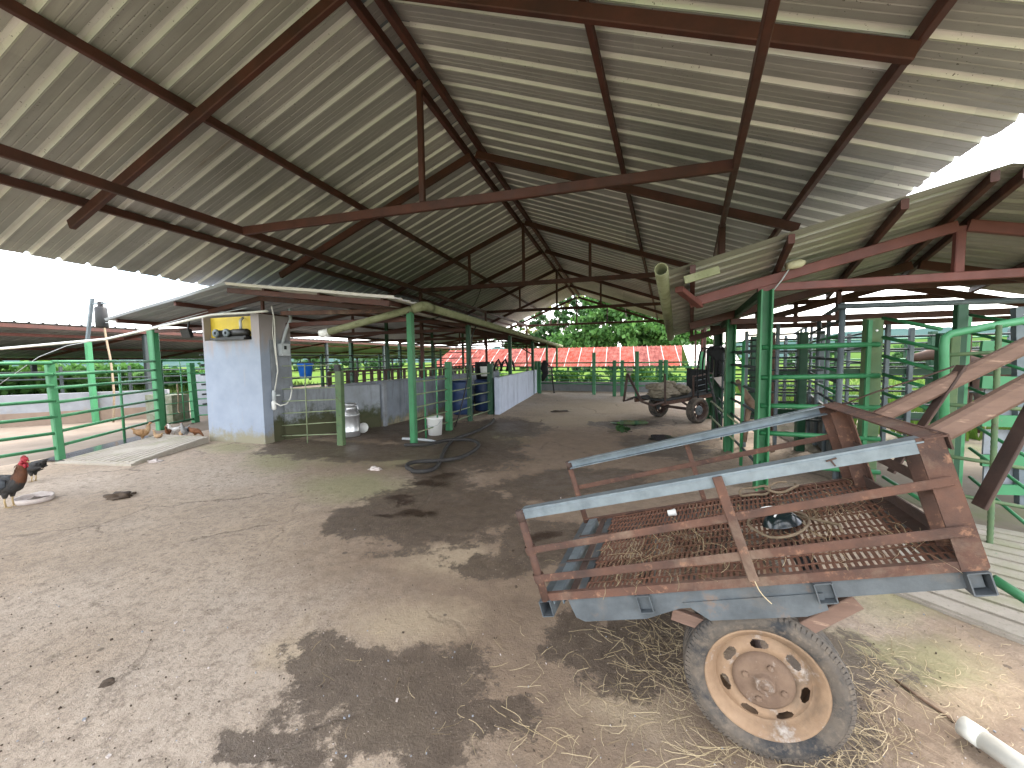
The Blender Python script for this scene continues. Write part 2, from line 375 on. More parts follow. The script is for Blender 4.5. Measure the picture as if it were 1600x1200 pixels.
def ground_mat():
    m, nt, b = new_mat('worn_yard_concrete'); N = NT(nt)
    pos = N.n('ShaderNodeTexCoord').outputs['Object']
    def warp(scale, amt):
        x = N.n('ShaderNodeTexNoise'); x.inputs['Scale'].default_value = scale; x.inputs['Detail'].default_value = 8; x.inputs['Roughness'].default_value = .68
        N.l(pos, x.inputs['Vector'])
        s = N.n('ShaderNodeVectorMath', operation='SUBTRACT'); N.l(x.outputs['Color'], s.inputs[0]); s.inputs[1].default_value = (.5, .5, .5)
        s2 = N.n('ShaderNodeVectorMath', operation='SCALE'); N.l(s.outputs[0], s2.inputs[0]); s2.inputs['Scale'].default_value = amt
        a = N.n('ShaderNodeVectorMath', operation='ADD'); N.l(pos, a.inputs[0]); N.l(s2.outputs[0], a.inputs[1]); return a.outputs[0]
    wp = warp(1.6, .75)
    nz = N.math('ADD', N.math('MULTIPLY', N.noise(pos, 2.0, 12, .8), .6), N.math('MULTIPLY', N.noise(pos, 6.5, 10, .8), .4))
    def mask(blobs, soft):
        acc = None
        for bl in blobs:
            c, ax, ay = blob(*bl)
            det = ax.x*ay.y-ax.y*ay.x
            s = N.n('ShaderNodeVectorMath', operation='SUBTRACT'); N.l(wp, s.inputs[0]); s.inputs[1].default_value = (c.x, c.y, 0)
            d1 = N.n('ShaderNodeVectorMath', operation='DOT_PRODUCT'); N.l(s.outputs[0], d1.inputs[0]); d1.inputs[1].default_value = (ay.y/det, -ay.x/det, 0)
            d2 = N.n('ShaderNodeVectorMath', operation='DOT_PRODUCT'); N.l(s.outputs[0], d2.inputs[0]); d2.inputs[1].default_value = (-ax.y/det, ax.x/det, 0)
            q = N.math('SQRT', N.math('ADD', N.math('MULTIPLY', d1.outputs['Value'], d1.outputs['Value']), N.math('MULTIPLY', d2.outputs['Value'], d2.outputs['Value'])))
            v = N.math('SUBTRACT', 1.0, q)
            acc = v if acc is None else N.math('MAXIMUM', acc, v)
        return N.math('ADD', acc, N.math('MULTIPLY', N.math('SUBTRACT', nz, .5), soft))
    base = N.mix(N.ramp(N.noise(pos, 1.1, 8, .65), .3, .72), (.392, .305, .224), (.285, .215, .152))
    base = N.mix(N.ramp(N.noise(pos, 3.5, 9, .72), .45, .75), base, (.225, .176, .13))
    base = N.mix(N.ramp(N.noise(pos, .45, 4, .5), .45, .7), base, (.405, .335, .27))
    base = N.mix(N.ramp(N.noise(pos, 12, 8, .8), .48, .66), base, (.20, .156, .118))
    base = N.mix(N.ramp(N.noise(pos, 6, 9, .8), .56, .72), base, (.17, .13, .098))
    base = N.mix(N.ramp(N.noise(pos, 38, 5, .75), .52, .68), base, (.20, .16, .125))
    base = N.mix(N.ramp(N.noise(pos, 70, 4, .7), .62, .72), base, (.58, .52, .45))
    bm = mask(BROWN, 1.3)
    base = N.mix(N.math('MULTIPLY', N.ramp(bm, -.05, .5), .80), base, N.mix(N.ramp(N.noise(pos, 5, 8, .75), .3, .7), (.215, .15, .10), (.13, .088, .06)))
    gm = mask(GOLD, 1.6)
    base = N.mix(N.math('MULTIPLY', N.ramp(gm, .1, .7), .55), base, N.mix(N.ramp(N.noise(pos, 18, 8, .8), .35, .65), (.45, .36, .245), (.33, .255, .165)))
    mm = mask(MOSS, 1.2)
    base = N.mix(N.math('MULTIPLY', N.ramp(mm, .1, .7), .6), base, (.21, .21, .10))
    vo = N.n('ShaderNodeTexVoronoi', feature='DISTANCE_TO_EDGE'); vo.inputs['Scale'].default_value = .8; N.l(warp(2.5, .35), vo.inputs['Vector'])
    crack = N.math('MULTIPLY', N.ramp(vo.outputs['Distance'], .004, .018, (1, 1, 1, 1), (0, 0, 0, 1)), N.ramp(N.noise(pos, .6, 3), .5, .62))
    base = N.mix(N.math('MULTIPLY', crack, .75), base, (.12, .09, .065))
    wm = mask(WET_SHADE, 3.0)
    wet = N.ramp(wm, .20, .33)
    wc = N.mix(N.ramp(N.noise(pos, 9, 8, .75), .35, .7), (.060, .043, .031), (.118, .087, .063))
    wc = N.mix(N.ramp(N.noise(pos, 60, 3, .7), .64, .7), wc, (.30, .25, .20))
    base = N.mix(N.math('MULTIPLY', wet, .9), base, wc)
    dk = N.ramp(mask(DARK, 1.2), .1, .5)
    base = N.mix(dk, base, (.035, .020, .012))
    sv = N.n('ShaderNodeTexVoronoi'); sv.inputs['Scale'].default_value = 7; N.l(pos, sv.inputs['Vector'])
    sz = N.n('ShaderNodeSeparateColor'); N.l(sv.outputs['Color'], sz.inputs[0])
    sk = N.math('LESS_THAN', sv.outputs['Distance'], N.math('MULTIPLY', N.math('SUBTRACT', sz.outputs[0], .72), .55))
    base = N.mix(N.math('MULTIPLY', sk, .8), base, (.10, .075, .055))
    N.l(base, b.inputs['Base Color'])
    deep = N.ramp(wm, .45, .85)
    rg = N.mix(wet, (.92, .92, .92), (.62, .62, .62)); rg = N.mix(deep, rg, (.42, .42, .42))
    N.l(rg, b.inputs['Roughness']); b.inputs['Specular IOR Level'].default_value = .35
    h = N.math('ADD', N.math('MULTIPLY', N.noise(pos, 14, 9, .75), 1.0), N.math('MULTIPLY', N.noise(pos, 90, 5, .7), .45))
    h = N.math('SUBTRACT', h, N.math('MULTIPLY', crack, .8))
    N.l(N.bump(h, .8, .014), b.inputs['Normal'])
    return m
M['ground'] = ground_mat()
def grooved(name, f):
    m, nt, b = new_mat(name); N = NT(nt)
    tc = N.n('ShaderNodeTexCoord').outputs['Object']
    col = N.mix(N.ramp(N.noise(tc, 3, 9, .7), .3, .7), tuple(x*f for x in (.54, .48, .40)), tuple(x*f for x in (.42, .37, .30)))
    col = N.mix(N.ramp(N.noise(tc, 1.4, 8, .7), .5, .66), col, tuple(x*f for x in (.36, .35, .22)))
    col = N.mix(N.ramp(N.noise(tc, 40, 5, .7), .58, .72), col, (.14, .115, .085))
    N.l(col, b.inputs['Base Color']); b.inputs['Roughness'].default_value = .9
    N.l(N.bump(N.noise(tc, 25, 8, .75), .6, .012), b.inputs['Normal'])
    return m
M['grooved'] = grooved('grooved_concrete', .70)
M['grooved_dirty'] = grooved('dirty_grooved_concrete', .55)

# ------------------------------------------------------------------ helpers for repeated forms
def rib_profile(y0, y1, pitch=.28):
    ys = []; y = math.floor(y0/pitch)*pitch
    while y < y1+pitch:
        for f, z in ((0, 0), (.19, 0), (.215, .005), (.24, 0), (.40, 0), (.425, .005), (.45, 0), (.66, 0), (.73, .040), (.845, .040), (.91, 0), (.93, 0), (.935, -.007), (.955, -.007), (.96, 0)):
            ys.append((y+f*pitch, z))
        y += pitch
    return [(a, z) for a, z in ys if y0-1e-6 <= a <= y1+1e-6]
def sheet_mb(ridge, eave, y0, y1, pitch=.28, rows=7, wav=.008, jag=0, two=False):
    b = MB(); pr = rib_profile(y0, y1, pitch); vs = []; n = len(pr)
    for i in range(rows):
        t = i/(rows-1)
        for y, dz in pr:
            p = ridge(y).lerp(eave(y), t)
            if i == rows-1 and jag: p = p + (eave(y)-ridge(y)).normalized()*jag*mnoise.noise(V((math.floor(y/.84)*3.1, .5, 0)))
            dz2 = dz + wav*mnoise.noise(V((p.x*.9, y*1.3, 3)))
            vs.append(p+V((0, 0, dz2)))
    fs = [(i*n+k, i*n+k+1, (i+1)*n+k+1, (i+1)*n+k) for i in range(rows-1) for k in range(n-1)]
    b.add(vs, fs, False)
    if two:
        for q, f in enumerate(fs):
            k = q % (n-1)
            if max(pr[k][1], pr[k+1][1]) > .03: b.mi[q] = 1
    return b
def chan(b, a, c, w, h, up=(0,0,1)): return b.beam(a, c, w, h, up, bev=min(w, h)*.12)
def rail_fence(name, label, cat, rails, posts, railmat, postmat, r=.022, pw=.08, uprights=(), upmat=None, ur=.012, group=None, loc=None, railname='rail'):
    loc = loc or (posts[0][0] if posts else rails[0][0])
    loc = V((loc[0], loc[1], min(loc[2], 0)))
    t = thing(name, label, cat, loc, group)
    for a, c in rails: MB().tube(a, c, r, 8).build(railname, railmat, t)
    for p in posts:
        a, c = V(p[0]), V(p[1]); w = p[2] if len(p) > 2 else pw; mt = p[3] if len(p) > 3 else postmat
        MB().beam(a, c, w, w, (0, 1, 0), bev=w*.12).build('post', mt, t)
    for a, c in uprights: MB().tube(a, c, ur, 6).build('upright', upmat or railmat, t)
    return t
def crown_mb(blobs, n, size, seed, flat=.0):
    rnd = random.Random(seed); b = MB()
    cl = []
    for c, r in blobs:
        k = max(3, int(9*r[0]))
        for _ in range(k):
            while True:
                u = V((rnd.uniform(-1, 1), rnd.uniform(-1, 1), rnd.uniform(-1, 1)))
                if .35 < u.length < 1: break
            cl.append((V(c)+V((u.x*r[0], u.y*r[1], u.z*r[2])), rnd.uniform(.22, .48)*r[0]**.6*.8))
    per = max(6, n//max(1, len(cl)))
    for c, rr in cl:
        for _ in range(per):
            d = V((rnd.gauss(0, 1), rnd.gauss(0, 1), rnd.gauss(0, .7)))
            p = c+d*rr*.55
            a = V((rnd.gauss(0, 1), rnd.gauss(0, 1), rnd.gauss(0, .6))).normalized()
            o = a.orthogonal().normalized(); o.rotate(Quaternion(a, rnd.uniform(0, 6.28))); s = size*rnd.uniform(.6, 1.4)
            w = a.cross(o)*s*.42
            b.add([p-o*s*.5, p+w, p+o*s*.6, p-w], [(0, 1, 2, 3)], False)
    return b
def tree(name, label, cat, base, h, blobs, n, size, leaf, seed, trunk_r=.2, group=None, limbs=5):
    base = V(base); t = thing(name, label, cat, base, group); rnd = random.Random(seed)
    tb = MB(); pts = [base+V((mnoise.noise(V((seed, k*.7, 0)))*.25*k*.4, mnoise.noise(V((seed, k*.7, 9)))*.25*k*.4, h*k/6)) for k in range(7)]
    tb.path(pts, [trunk_r*(1-.12*k) for k in range(7)], 8)
    for c, r in blobs[:limbs]:
        s = pts[rnd.randint(2, 4)]; e = V(c); mid = s.lerp(e, .5)+V((0, 0, .25))
        tb.path([s, mid, e], [trunk_r*.45, trunk_r*.3, trunk_r*.1], 6)
    tb.build('trunk', M['bark'], t)
    crown_mb(blobs, n, size, seed).build('crown', leaf, t)
    return t
# ------------------------------------------------------------------ setting: ground, pasture, hills
def smooth(a, b, x):
    t = min(1, max(0, (x-a)/(b-a))); return t*t*(3-2*t)
def land(x, y):
    d = -.035 - 1.25*max(smooth(19.5, 27, y), smooth(9, 20, x)*.8)
    r = sqrt(x*x+y*y)
    return d + (mnoise.noise(V((x*.02, y*.02, 1)))*1.2*smooth(40, 120, r))
def grid_sheet(name, xs, ys, zf, mat):
    b = MB(); nx, ny = len(xs), len(ys)
    b.add([(x, y, zf(x, y)) for y in ys for x in xs], [(j*nx+i, j*nx+i+1, (j+1)*nx+i+1, (j+1)*nx+i) for j in range(ny-1) for i in range(nx-1)], True)
    return b.build(name, mat)
def axis(a, b, dense, far):
    out = []; x = a
    while x < b:
        out.append(x); x += dense if abs(x) < 40 else (8 if abs(x) < 120 else far)
    return out+[b]
tag(grid_sheet('pasture_ground', axis(-1500, 1500, 1.5, 60), axis(-600, 1500, 1.5, 60), land, M['pasture']), kind='structure')
yb = MB()
def yardz(x, y): return .012*mnoise.noise(V((x*.5, y*.5, 0)))*smooth(0, 1, 1)+.004*mnoise.noise(V((x*2.5, y*2.5, 4)))
xs = [i*.2-9.2 for i in range(int(14.4/.2)+1)]; ys = [i*.2-5 for i in range(int(23.4/.2)+1)]
tag(grid_sheet('yard_floor', xs, ys, lambda x, y: yardz(x, y)-.012*smooth(2.9, 3.1, x), M['ground']), kind='structure')
tag(grid_sheet('pen_floor', [-30+i*.5 for i in range(43)], [-4+i*.5 for i in range(50)], lambda x, y: .012+.015*mnoise.noise(V((x, y, 2))) - .1*smooth(-9.3, -8.5, x), M['pensoil']), kind='structure')
def hill_mesh(name, r0, hfun, a0, a1, mat, n=160):
    b = MB(); vs = []
    for k in range(n+1):
        a = a0+(a1-a0)*k/n; h = hfun(a)
        for rr, hh in ((r0*.72, -3), (r0*.82, h*.35), (r0*.92, h*.8), (r0, h), (r0*1.2, -3)):
            vs.append((sin(a)*rr, cos(a)*rr, hh+mnoise.noise(V((a*40, rr*.05, 1)))*h*.10))
    fs = [(k*5+j, (k+1)*5+j, (k+1)*5+j+1, k*5+j+1) for k in range(n) for j in range(4)]
    b.add(vs, fs, True); return tag(b.build(name, mat), kind='structure')
def hf(a):
    d = math.degrees(a)
    return 13+9*mnoise.noise(V((a*5, 0, 0)))+12*math.exp(-((d-30)/9)**2)+7*math.exp(-((d-17)/5)**2)+5*mnoise.noise(V((a*17, 3, 0)))
hill_mesh('hills', 520, hf, R(-100), R(80), M['hill'])
hill_mesh('near_hill', 190, lambda a: max(.5, 7.5*math.exp(-((math.degrees(a)-33)/7)**2)+1.2*mnoise.noise(V((a*30, 0, 5)))), R(8), R(70), M['leaf_dark'] and pmat('green_hillside', (.055, .095, .025), (.035, .07, .02), .06, 1, 0, 0, spec=0), 90)

# grooved concrete ramps
def ramp_slab(name, quad, h, n, gap=.02, thick=.14, mat='grooved'):
    a, b_, c, d = [V(p)+V((0, 0, h[i])) for i, p in enumerate(quad)]; mb = MB(); up3 = V((0, 0, 1))
    for tri in ((a, b_, c), (a, c, d)): mb.prism([q-up3*thick for q in tri], up3*thick)
    for k in range(n):
        t0, t1 = (k+.12)/n, (k+.88)/n
        for s0, s1 in ((.05, .5), (.5, .95)):
            p = [a.lerp(b_, t0).lerp(d.lerp(c, t0), s0), a.lerp(b_, t1).lerp(d.lerp(c, t1), s0), a.lerp(b_, t1).lerp(d.lerp(c, t1), s1), a.lerp(b_, t0).lerp(d.lerp(c, t0), s1)]
            q = [x+up3*.012 for x in p]
            mb.add([x-up3*.03 for x in q]+q, [(4, 5, 6, 7), (0, 1, 5, 4), (1, 2, 6, 5), (2, 3, 7, 6), (3, 0, 4, 7)])
    return tag(mb.build(name, M[mat]), kind='structure')
ramp_slab('concrete_ramp', [G(85, 724), G(205, 729), G(326, 692), G(255, 683)], (.015, .035, .12, .06), 12, .020)
ramp_slab('grooved_apron', [(1.66, 3.0, 0), (2.75, 4.5, 0), (4.4, 3.6, 0), (2.4, 2.25, 0)], (.018, .014, .014, .018), 12, .022, .14, 'grooved_dirty')
# wet drain strip beside the ramp
dr = MB(); q = [G(60, 722), G(100, 722), G(250, 683), G(215, 683)]; dr.prism([p+V((0, 0, .02)) for p in q], (0, 0, .008))
M['water'] = pmat('murky_water', (.05, .05, .055), (.035, .035, .04), 3, .12, 0, .05, spec=.6)
tag(dr.build('drain_water', M['water']), kind='structure')
def puddle(name, x, y, rx, ry, seed):
    c, ax, ay = blob(x, y, rx, ry); n = 40; vs = [c+V((0, 0, .016))]
    for k in range(n):
        a = 2*pi*k/n; rr = .75+.5*mnoise.noise(V((cos(a)*1.4, sin(a)*1.4, seed)))
        vs.append(c+ax*cos(a)*rr+ay*sin(a)*rr+V((0, 0, .016)))
    b = MB(); b.add(vs, [(0, k+1, (k+1) % n+1) for k in range(n)], True)
    return tag(b.build(name, M['water']), kind='structure')
puddle('puddle', 988, 661, 40, 4.5, 1); puddle('puddle', 1032, 685, 30, 6, 5)

# ------------------------------------------------------------------ main gable shed
RX, RZ, SL, SR = -2.45, 5.27, .417, .366
shed = thing('open_gable_shed', 'large open shed over the yard with rusty red trusses under a grey corrugated gable roof', 'shed', (RX, 9, 0))
yA, yB = -1.3, 22.9
eXR = lambda y: 2.9+.075*(y-3.94)
def ridge_p(y): return V((RX, y, RZ))
def eaveL(y): return V((-7.78, y, RZ-SL*(7.78+RX)))
def eaveR(y): X = eXR(y); return V((X, y, RZ-SR*(X-RX)))
sheet_mb(ridge_p, eaveL, yA, yB, .31, 9, .01, .03, True).build('roof_sheet', [M['zinc'], M['zinc_rib_light']], shed)
sheet_mb(ridge_p, eaveR, yA, yB, .31, 9, .01, .03, True).build('roof_sheet', [M['zinc'], M['zinc_rib_light']], shed)
MB().prism([(RX-.22, yA, RZ-.06), (RX, yA, RZ+.035), (RX+.22, yA, RZ-.045), (RX+.22, yA, RZ-.035), (RX, yA, RZ+.048), (RX-.22, yA, RZ-.05)], (0, yB-yA, 0)).build('ridge_cap', M['galv'], shed)
def zl(x, o): return RZ-SL*(RX-x)-o
def zr(x, o): return RZ-SR*(x-RX)-o
PR = M['primer']
chan(MB(), (RX-.13, yA, RZ-.135), (RX-.13, yB, RZ-.135), .07, .12).build('ridge_beam', PR, shed)
chan(MB(), (RX+.13, yA, RZ-.13), (RX+.13, yB, RZ-.13), .07, .12).build('ridge_beam', PR, shed)
for x in (-4.56, -6.42): chan(MB(), (x, yA, zl(x, .06)), (x, yB, zl(x, .06)), .06, .10).build('purlin', PR, shed)
def RPp(x, y, o=.06):
    r = ray(x, y)
    t = (RZ-o-SR*(CC.x-RX)-CC.z)/(r.z+SR*r.x); return CC+r*t
for pts in (((912, 0), (1012, 432)), ((1480, 0), (1200, 380))):
    a, c = RPp(*pts[0]), RPp(*pts[1]); d = (c-a)/(c.y-a.y)
    a2, c2 = a+d*(yA-a.y), a+d*(yB-a.y)
    chan(MB(), a2, c2, .06, .10).build('purlin', PR, shed)
chan(MB(), (-5.48, yA, 3.52), (-5.48, yB, 3.52), .06, .11).build('eaves_beam', PR, shed)
p2 = lambda y: V((1.13+.165*(y-4.55), y, 3.52))
chan(MB(), p2(yA), p2(yB), .06, .11).build('eaves_beam', PR, shed)
for y in (.1, 3.3, 6.43, 9.93, 12.7, 15.45, 19.0, 22.8):
    s = .0 if y > 8 else .0
    chan(MB(), (RX-.05, y, zl(RX, .23)), (-6.72, y, zl(-6.72, .17)), .065, .12).build('rafter', PR, shed)
    xr = {3.3: 1.86, 6.43: 2.4}.get(y, 2.4)
    chan(MB(), (RX+.05, y, zr(RX, .22)), (xr, y, zr(xr, .17)), .065, .12).build('rafter', PR, shed)
TZ = 3.52
for y in (4.55, 9.95, 15.45, 22.8):
    xl, xr_ = -5.45, p2(y).x
    chan(MB(), (xl, y+.06, TZ), (xr_, y+.06, TZ), .06, .115).build('tie_beam', PR, shed)
    chan(MB(), (RX-.02, y+.06, TZ+.06), (RX-.02, y+.06, RZ-.2), .075, .06, (0, 1, 0)).build('king_post', PR, shed)
    if y > 5:
        for x in (-4.0, -.75):
            zt = zl(x, .23) if x < RX else zr(x, .23)
            chan(MB(), (x, y+.06, TZ+.06), (x, y+.06, zt), .07, .06, (0, 1, 0)).build('strut', PR, shed)
chan(MB(), (-6.0, 22.86, 3.52), (-5.5, 22.86, 3.52), .06, .1).build('tie_beam', PR, shed)
b = MB(); a = p2(6.6); chan(b, a, V((a.x, a.y, 2.62)), .09, .09, (0, 1, 0)); b.build('post', PR, shed)
for y, x in ((22.8, -5.48), (22.8, 3.9), (15.45, 2.95), (15.45, -5.48), (9.95, -5.48), (4.55, -9.0 if False else -5.48)):
    if y < 9: continue
    zt = 3.47
    chan(MB(), (x, y, 0), (x, y, zt), .09, .09, (0, 1, 0)).build('post', PR, shed)
# ------------------------------------------------------------------ milking shed on the left
MX, MZ = -7.0, 2.98
ms = thing('milking_shed', 'low pitched open milking shed with green posts and pale underside on the left', 'shed', (-5, 12, 0))
m0, m1 = 5.45, 23.0
gz = lambda y: 2.53-.016*(y-6)
meR = lambda y: V((-3.48, y, gz(y)))
meL = lambda y: V((-10.35, y, 2.46))
mrg = lambda y: V((MX, y, MZ-.006*(y-6)))
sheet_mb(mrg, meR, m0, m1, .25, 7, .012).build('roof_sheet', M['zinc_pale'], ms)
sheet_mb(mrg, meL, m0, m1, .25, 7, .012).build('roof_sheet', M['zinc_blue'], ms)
def msz(x, y, o):
    if x > MX: t = (x-MX)/(-3.48-MX); return mrg(y).lerp(meR(y), t).z-o
    t = (MX-x)/(MX+10.35); return mrg(y).lerp(meL(y), t).z-o
for x in (-3.75, -5.0, -6.2, -8.4, -10.1):
    chan(MB(), (x, m0+.08, msz(x, m0, .05)), (x, m1, msz(x, m1, .05)), .05, .08).build('purlin', PR, ms)
PP = M['primer_pink']
chan(MB(), (MX, 5.52, msz(MX, 5.52, .10)), (-3.6, 5.52, msz(-3.6, 5.52, .09)), .05, .09).build('fascia', PR, ms)
chan(MB(), (-6.3, 6.0, 2.48), (-3.6, 6.12, 2.42), .05, .08).build('fascia', M['rust'], ms)
for y in (6.17, 8.9, 12.6, 16.1, 19.4, 22.6):
    for xe in (-3.65, -10.1):
        chan(MB(), (MX, y, msz(MX, y, .15)), (xe, y, msz(xe, y, .13)), .05, .09).build('rafter', M['primer'], ms)
    chan(MB(), (-10.1, y+.05, 2.28), (-3.65, y+.05, 2.28), .05, .08).build('tie_beam', M['primer'], ms)
    chan(MB(), (MX, y+.05, 2.3), (MX, y+.05, msz(MX, y, .15)), .06, .05, (0, 1, 0)).build('king_post', M['primer'], ms)
for y, mt, w in ((6.17, 'green', .11), (8.9, 'dkgreen', .11), (12.6, 'dkgreen', .11), (16.1, 'dkgreen', .11), (19.4, 'green', .11), (22.6, 'green', .11)):
    x = -3.62
    chan(MB(), (x, y, -.02), (x, y, gz(y)-.1), w, w, (0, 1, 0)).build('post', M[mt], ms)
for y, mt in ((6.3, 'mint'), (9.6, 'dkgreen'), (13, 'dkgreen'), (16.5, 'dkgreen'), (20, 'dkgreen')):
    chan(MB(), (-10.3, y, -.02), (-10.3, y, 2.36), .14, .14, (0, 1, 0)).build('post', M[mt], ms)
for y in (10.5, 13.5, 16.5): chan(MB(), (-7.0, y, -.02), (-7.0, y, 2.75), .09, .09, (0, 1, 0)).build('post', M['dkgreen'], ms)
# diagonal brace at the far gable
chan(MB(), (-3.62, 16.1, 1.7), (-4.6, 16.1, 2.3), .05, .05).build('brace', M['dkgreen'], ms)
# rain pipe along the eave of the milking shed
gp = thing('rain_pipe', 'mossy white plastic rain pipe with elbow under the eave of the low shed', 'pipe', (-3.4, 6.3, 2.4))
e0 = V((-3.36, 6.2, 2.50))
MB().tube(e0+V((0, .05, 0)), (-3.30, 22.5, 2.22), .075, 14).build('eave_pipe', M['pvc_moss'], gp)
tip = AY(512, 519, 5.75)
MB().tube(e0-V((.05, 0, .005)), tip, .062, 14).build('outlet_pipe', M['pvc_moss'], gp)
d = (tip-e0).normalized()
MB().hollow(tip-d*.02, tip+d*.14, .07, .012).build('end_socket', M['whiteplastic'], gp)
MB().path([e0+V((0, .28, -.003)), e0+V((.01, .08, 0)), e0+V((-.03, .0, .0)), e0+d*.12, e0+d*.2], .085, 14).build('elbow', M['pvc_moss'], gp)

# ------------------------------------------------------------------ pump house wall
ph = thing('pump_house', 'pale blue painted wall with a tall pillar and a yellow recess', 'wall', (-7.1, 5.8, 0))
zr0 = AY(370, 531, 5.6).z; xl_, xr2 = -7.82, -6.42
MB().box(((xl_+xr2)/2, 5.7, zr0/2-.02), (xr2-xl_, .2, zr0+.04)).build('front_wall', M['paleblue'], ph)
MB().box((xl_+.02, 5.68, (zr0+2.44)/2), (.04, .16, 2.44-zr0)).build('jamb', M['paleblue'], ph)
ytop = AX(455, 560, -6.42).y
MB().box((-6.51, (5.602+ytop)/2, (zr0+2.44)/2+.0), (.19, ytop-5.6, 2.44-zr0)).build('pillar', M['paleblue'], ph)
MB().box((-6.51, (5.805+ytop)/2, zr0/2-.02), (.186, ytop-5.81, zr0+.035)).build('side_wall', M['mossy_wall'], ph)
MB().box(((xl_+xr2)/2-.08, 5.75, zr0+.2), (1.19, .03, .50)).build('recess_panel', M['yellow'], ph)
MB().box(((xl_+xr2)/2+.03, 5.60, zr0+.02), (.84, .2, .04)).build('ledge', M['black'], ph)
pm = thing('vacuum_pump', 'black belt driven vacuum pump on the ledge in front of the yellow panel', 'pump', (-7.05, 5.8, zr0))
b = MB(); b.lathe([(0, -.25), (.06, -.25), (.075, -.2), (.075, .12), (.05, .16), (0, .16)], (-6.85, 5.62, zr0+.13), (1, 0, 0), 16); b.build('motor_body', M['black'], pm)
MB().box((-7.06, 5.62, zr0+.05), (.75, .14, .03)).build('base_plate', M['black'], pm)
for x in (-7.38, -7.12):
    b = MB(); b.lathe([(.028, -.02), (.075, -.02), (.078, 0), (.075, .02), (.028, .02)], (x, 5.53, zr0+.13), (0, -1, 0), 18); w = b.build('pulley', M['steelgrey'], pm)
MB().box((-7.25, 5.64, zr0+.13), (.30, .12, .12)).build('pump_head', M['black'], pm)
MB().path([(-6.9, 5.64, zr0+.18), (-6.9, 5.64, zr0+.36), (-6.9, 5.7, zr0+.42)], .025, 8).build('outlet_pipe', M['greybox'], pm)
# things on the side of the pillar
def SX(x, y, X=-6.40): return AX(x, y, X)
a, c = SX(433, 537), SX(447, 556)
eb = thing('fuse_box', 'small grey metal fuse box on the side of the pale blue pillar', 'fuse box', (a.x, a.y, c.z))
MB().box(((-6.345), (a.y+c.y)/2, (a.z+c.z)/2), (.11, abs(c.y-a.y), abs(a.z-c.z))).build('case', M['greybox'], eb)
MB().box(((-6.286), (a.y+c.y)/2-.02, (a.z+c.z)/2+.04), (.012, .05, .07)).build('switch', M['black'], eb)
cp = MB(); cp.path([SX(441, 537, -6.36), SX(447, 515, -6.36), SX(454, 500, -6.36), SX(453, 482, -6.36)], .03, 8)
tag(cp.build('conduit_pipe', M['greybox'], None, SX(441, 537)), 'bent grey conduit rising from the fuse box up the pillar', 'conduit')
wp_ = thing('water_pipe', 'thin white water pipe with taps running down the pale blue pillar', 'pipe', SX(428, 640))
MB().path([SX(424, 478, -6.37), SX(429, 500, -6.37), SX(430, 540, -6.37), SX(434, 580, -6.37), SX(429, 612, -6.37)], .012, 8).build('riser', M['pvc'], wp_)
MB().path([SX(427, 495, -6.38), SX(426, 520, -6.38), SX(432, 570, -6.38)], .009, 6).build('branch', M['pvc'], wp_)
a = SX(428, 618, -6.34); b = MB(); b.lathe([(.02, -.1), (.035, -.08), (.035, .06), (.02, .1)], a, (0, 0, 1), 10); b.beam(a, a+V((.05, .09, 0)), .02, .02); b.build('tap', M['greybox'], wp_)
a = SX(428, 634, -6.34); b = MB(); b.lathe([(.02, -.08), (.04, -.06), (.04, .07), (.02, .1)], a, (0, 0, 1), 10); b.build('tap', M['whiteplastic'], wp_)
MB().path([SX(431, 630, -6.3), SX(438, 634, -6.22), SX(448, 631, -6.2), SX(454, 622, -6.2), SX(456, 610, -6.2), SX(454, 604, -6.2)], .013, 7).build('hose_end', M['pvc'], wp_)
# long conduit from the wall to the left and a sagging cable
lc = thing('overhead_pipe', 'long white overhead pipe running left from the pump wall', 'pipe', AY(400, 488, 5.5))
MB().path([AY(418, 486, 5.5), AY(396, 488, 5.45), AY(330, 492, 5.3), AY(200, 522, 5.0), AY(165, 530, 4.9), AY(0, 545, 4.2)], .022, 8).build('pipe_run', M['pvc'], lc)
cb_ = MB(); cb_.path([AY(-40, 482, 7), AY(60, 496, 7), AY(160, 504, 6.8), AY(230, 505, 6.5), AY(320, 494, 6), AY(385, 481, 5.6)], .009, 6)
tag(cb_.build('power_cable', M['greybox'], None, AY(160, 504, 6.8)), 'thin power cable sagging across the sky left of the low shed', 'cable')
cb_ = MB(); cb_.path([AY(0, 600, 5.2), AY(60, 558, 5.2), AY(105, 540, 5.2), AY(180, 527, 5.1), AY(325, 487, 5.4)], .006, 6)
tag(cb_.build('thin_wire', M['greybox'], None, AY(105, 540, 5.2)), 'thin pale wire slung under the overhead white pipe', 'wire')
# flood light under the eave
p = AY(292, 521, 6.0)
fl = thing('flood_light', 'small black flood light under the low eave left of the yellow recess', 'flood light', p)
MB().box(p, (.24, .07, .18), Matrix.Rotation(.25, 3, 'X')).build('housing', M['black'], fl)
MB().beam(p+V((0, .02, .08)), p+V((.03, .05, .32)), .03, .02).build('bracket', M['black'], fl)
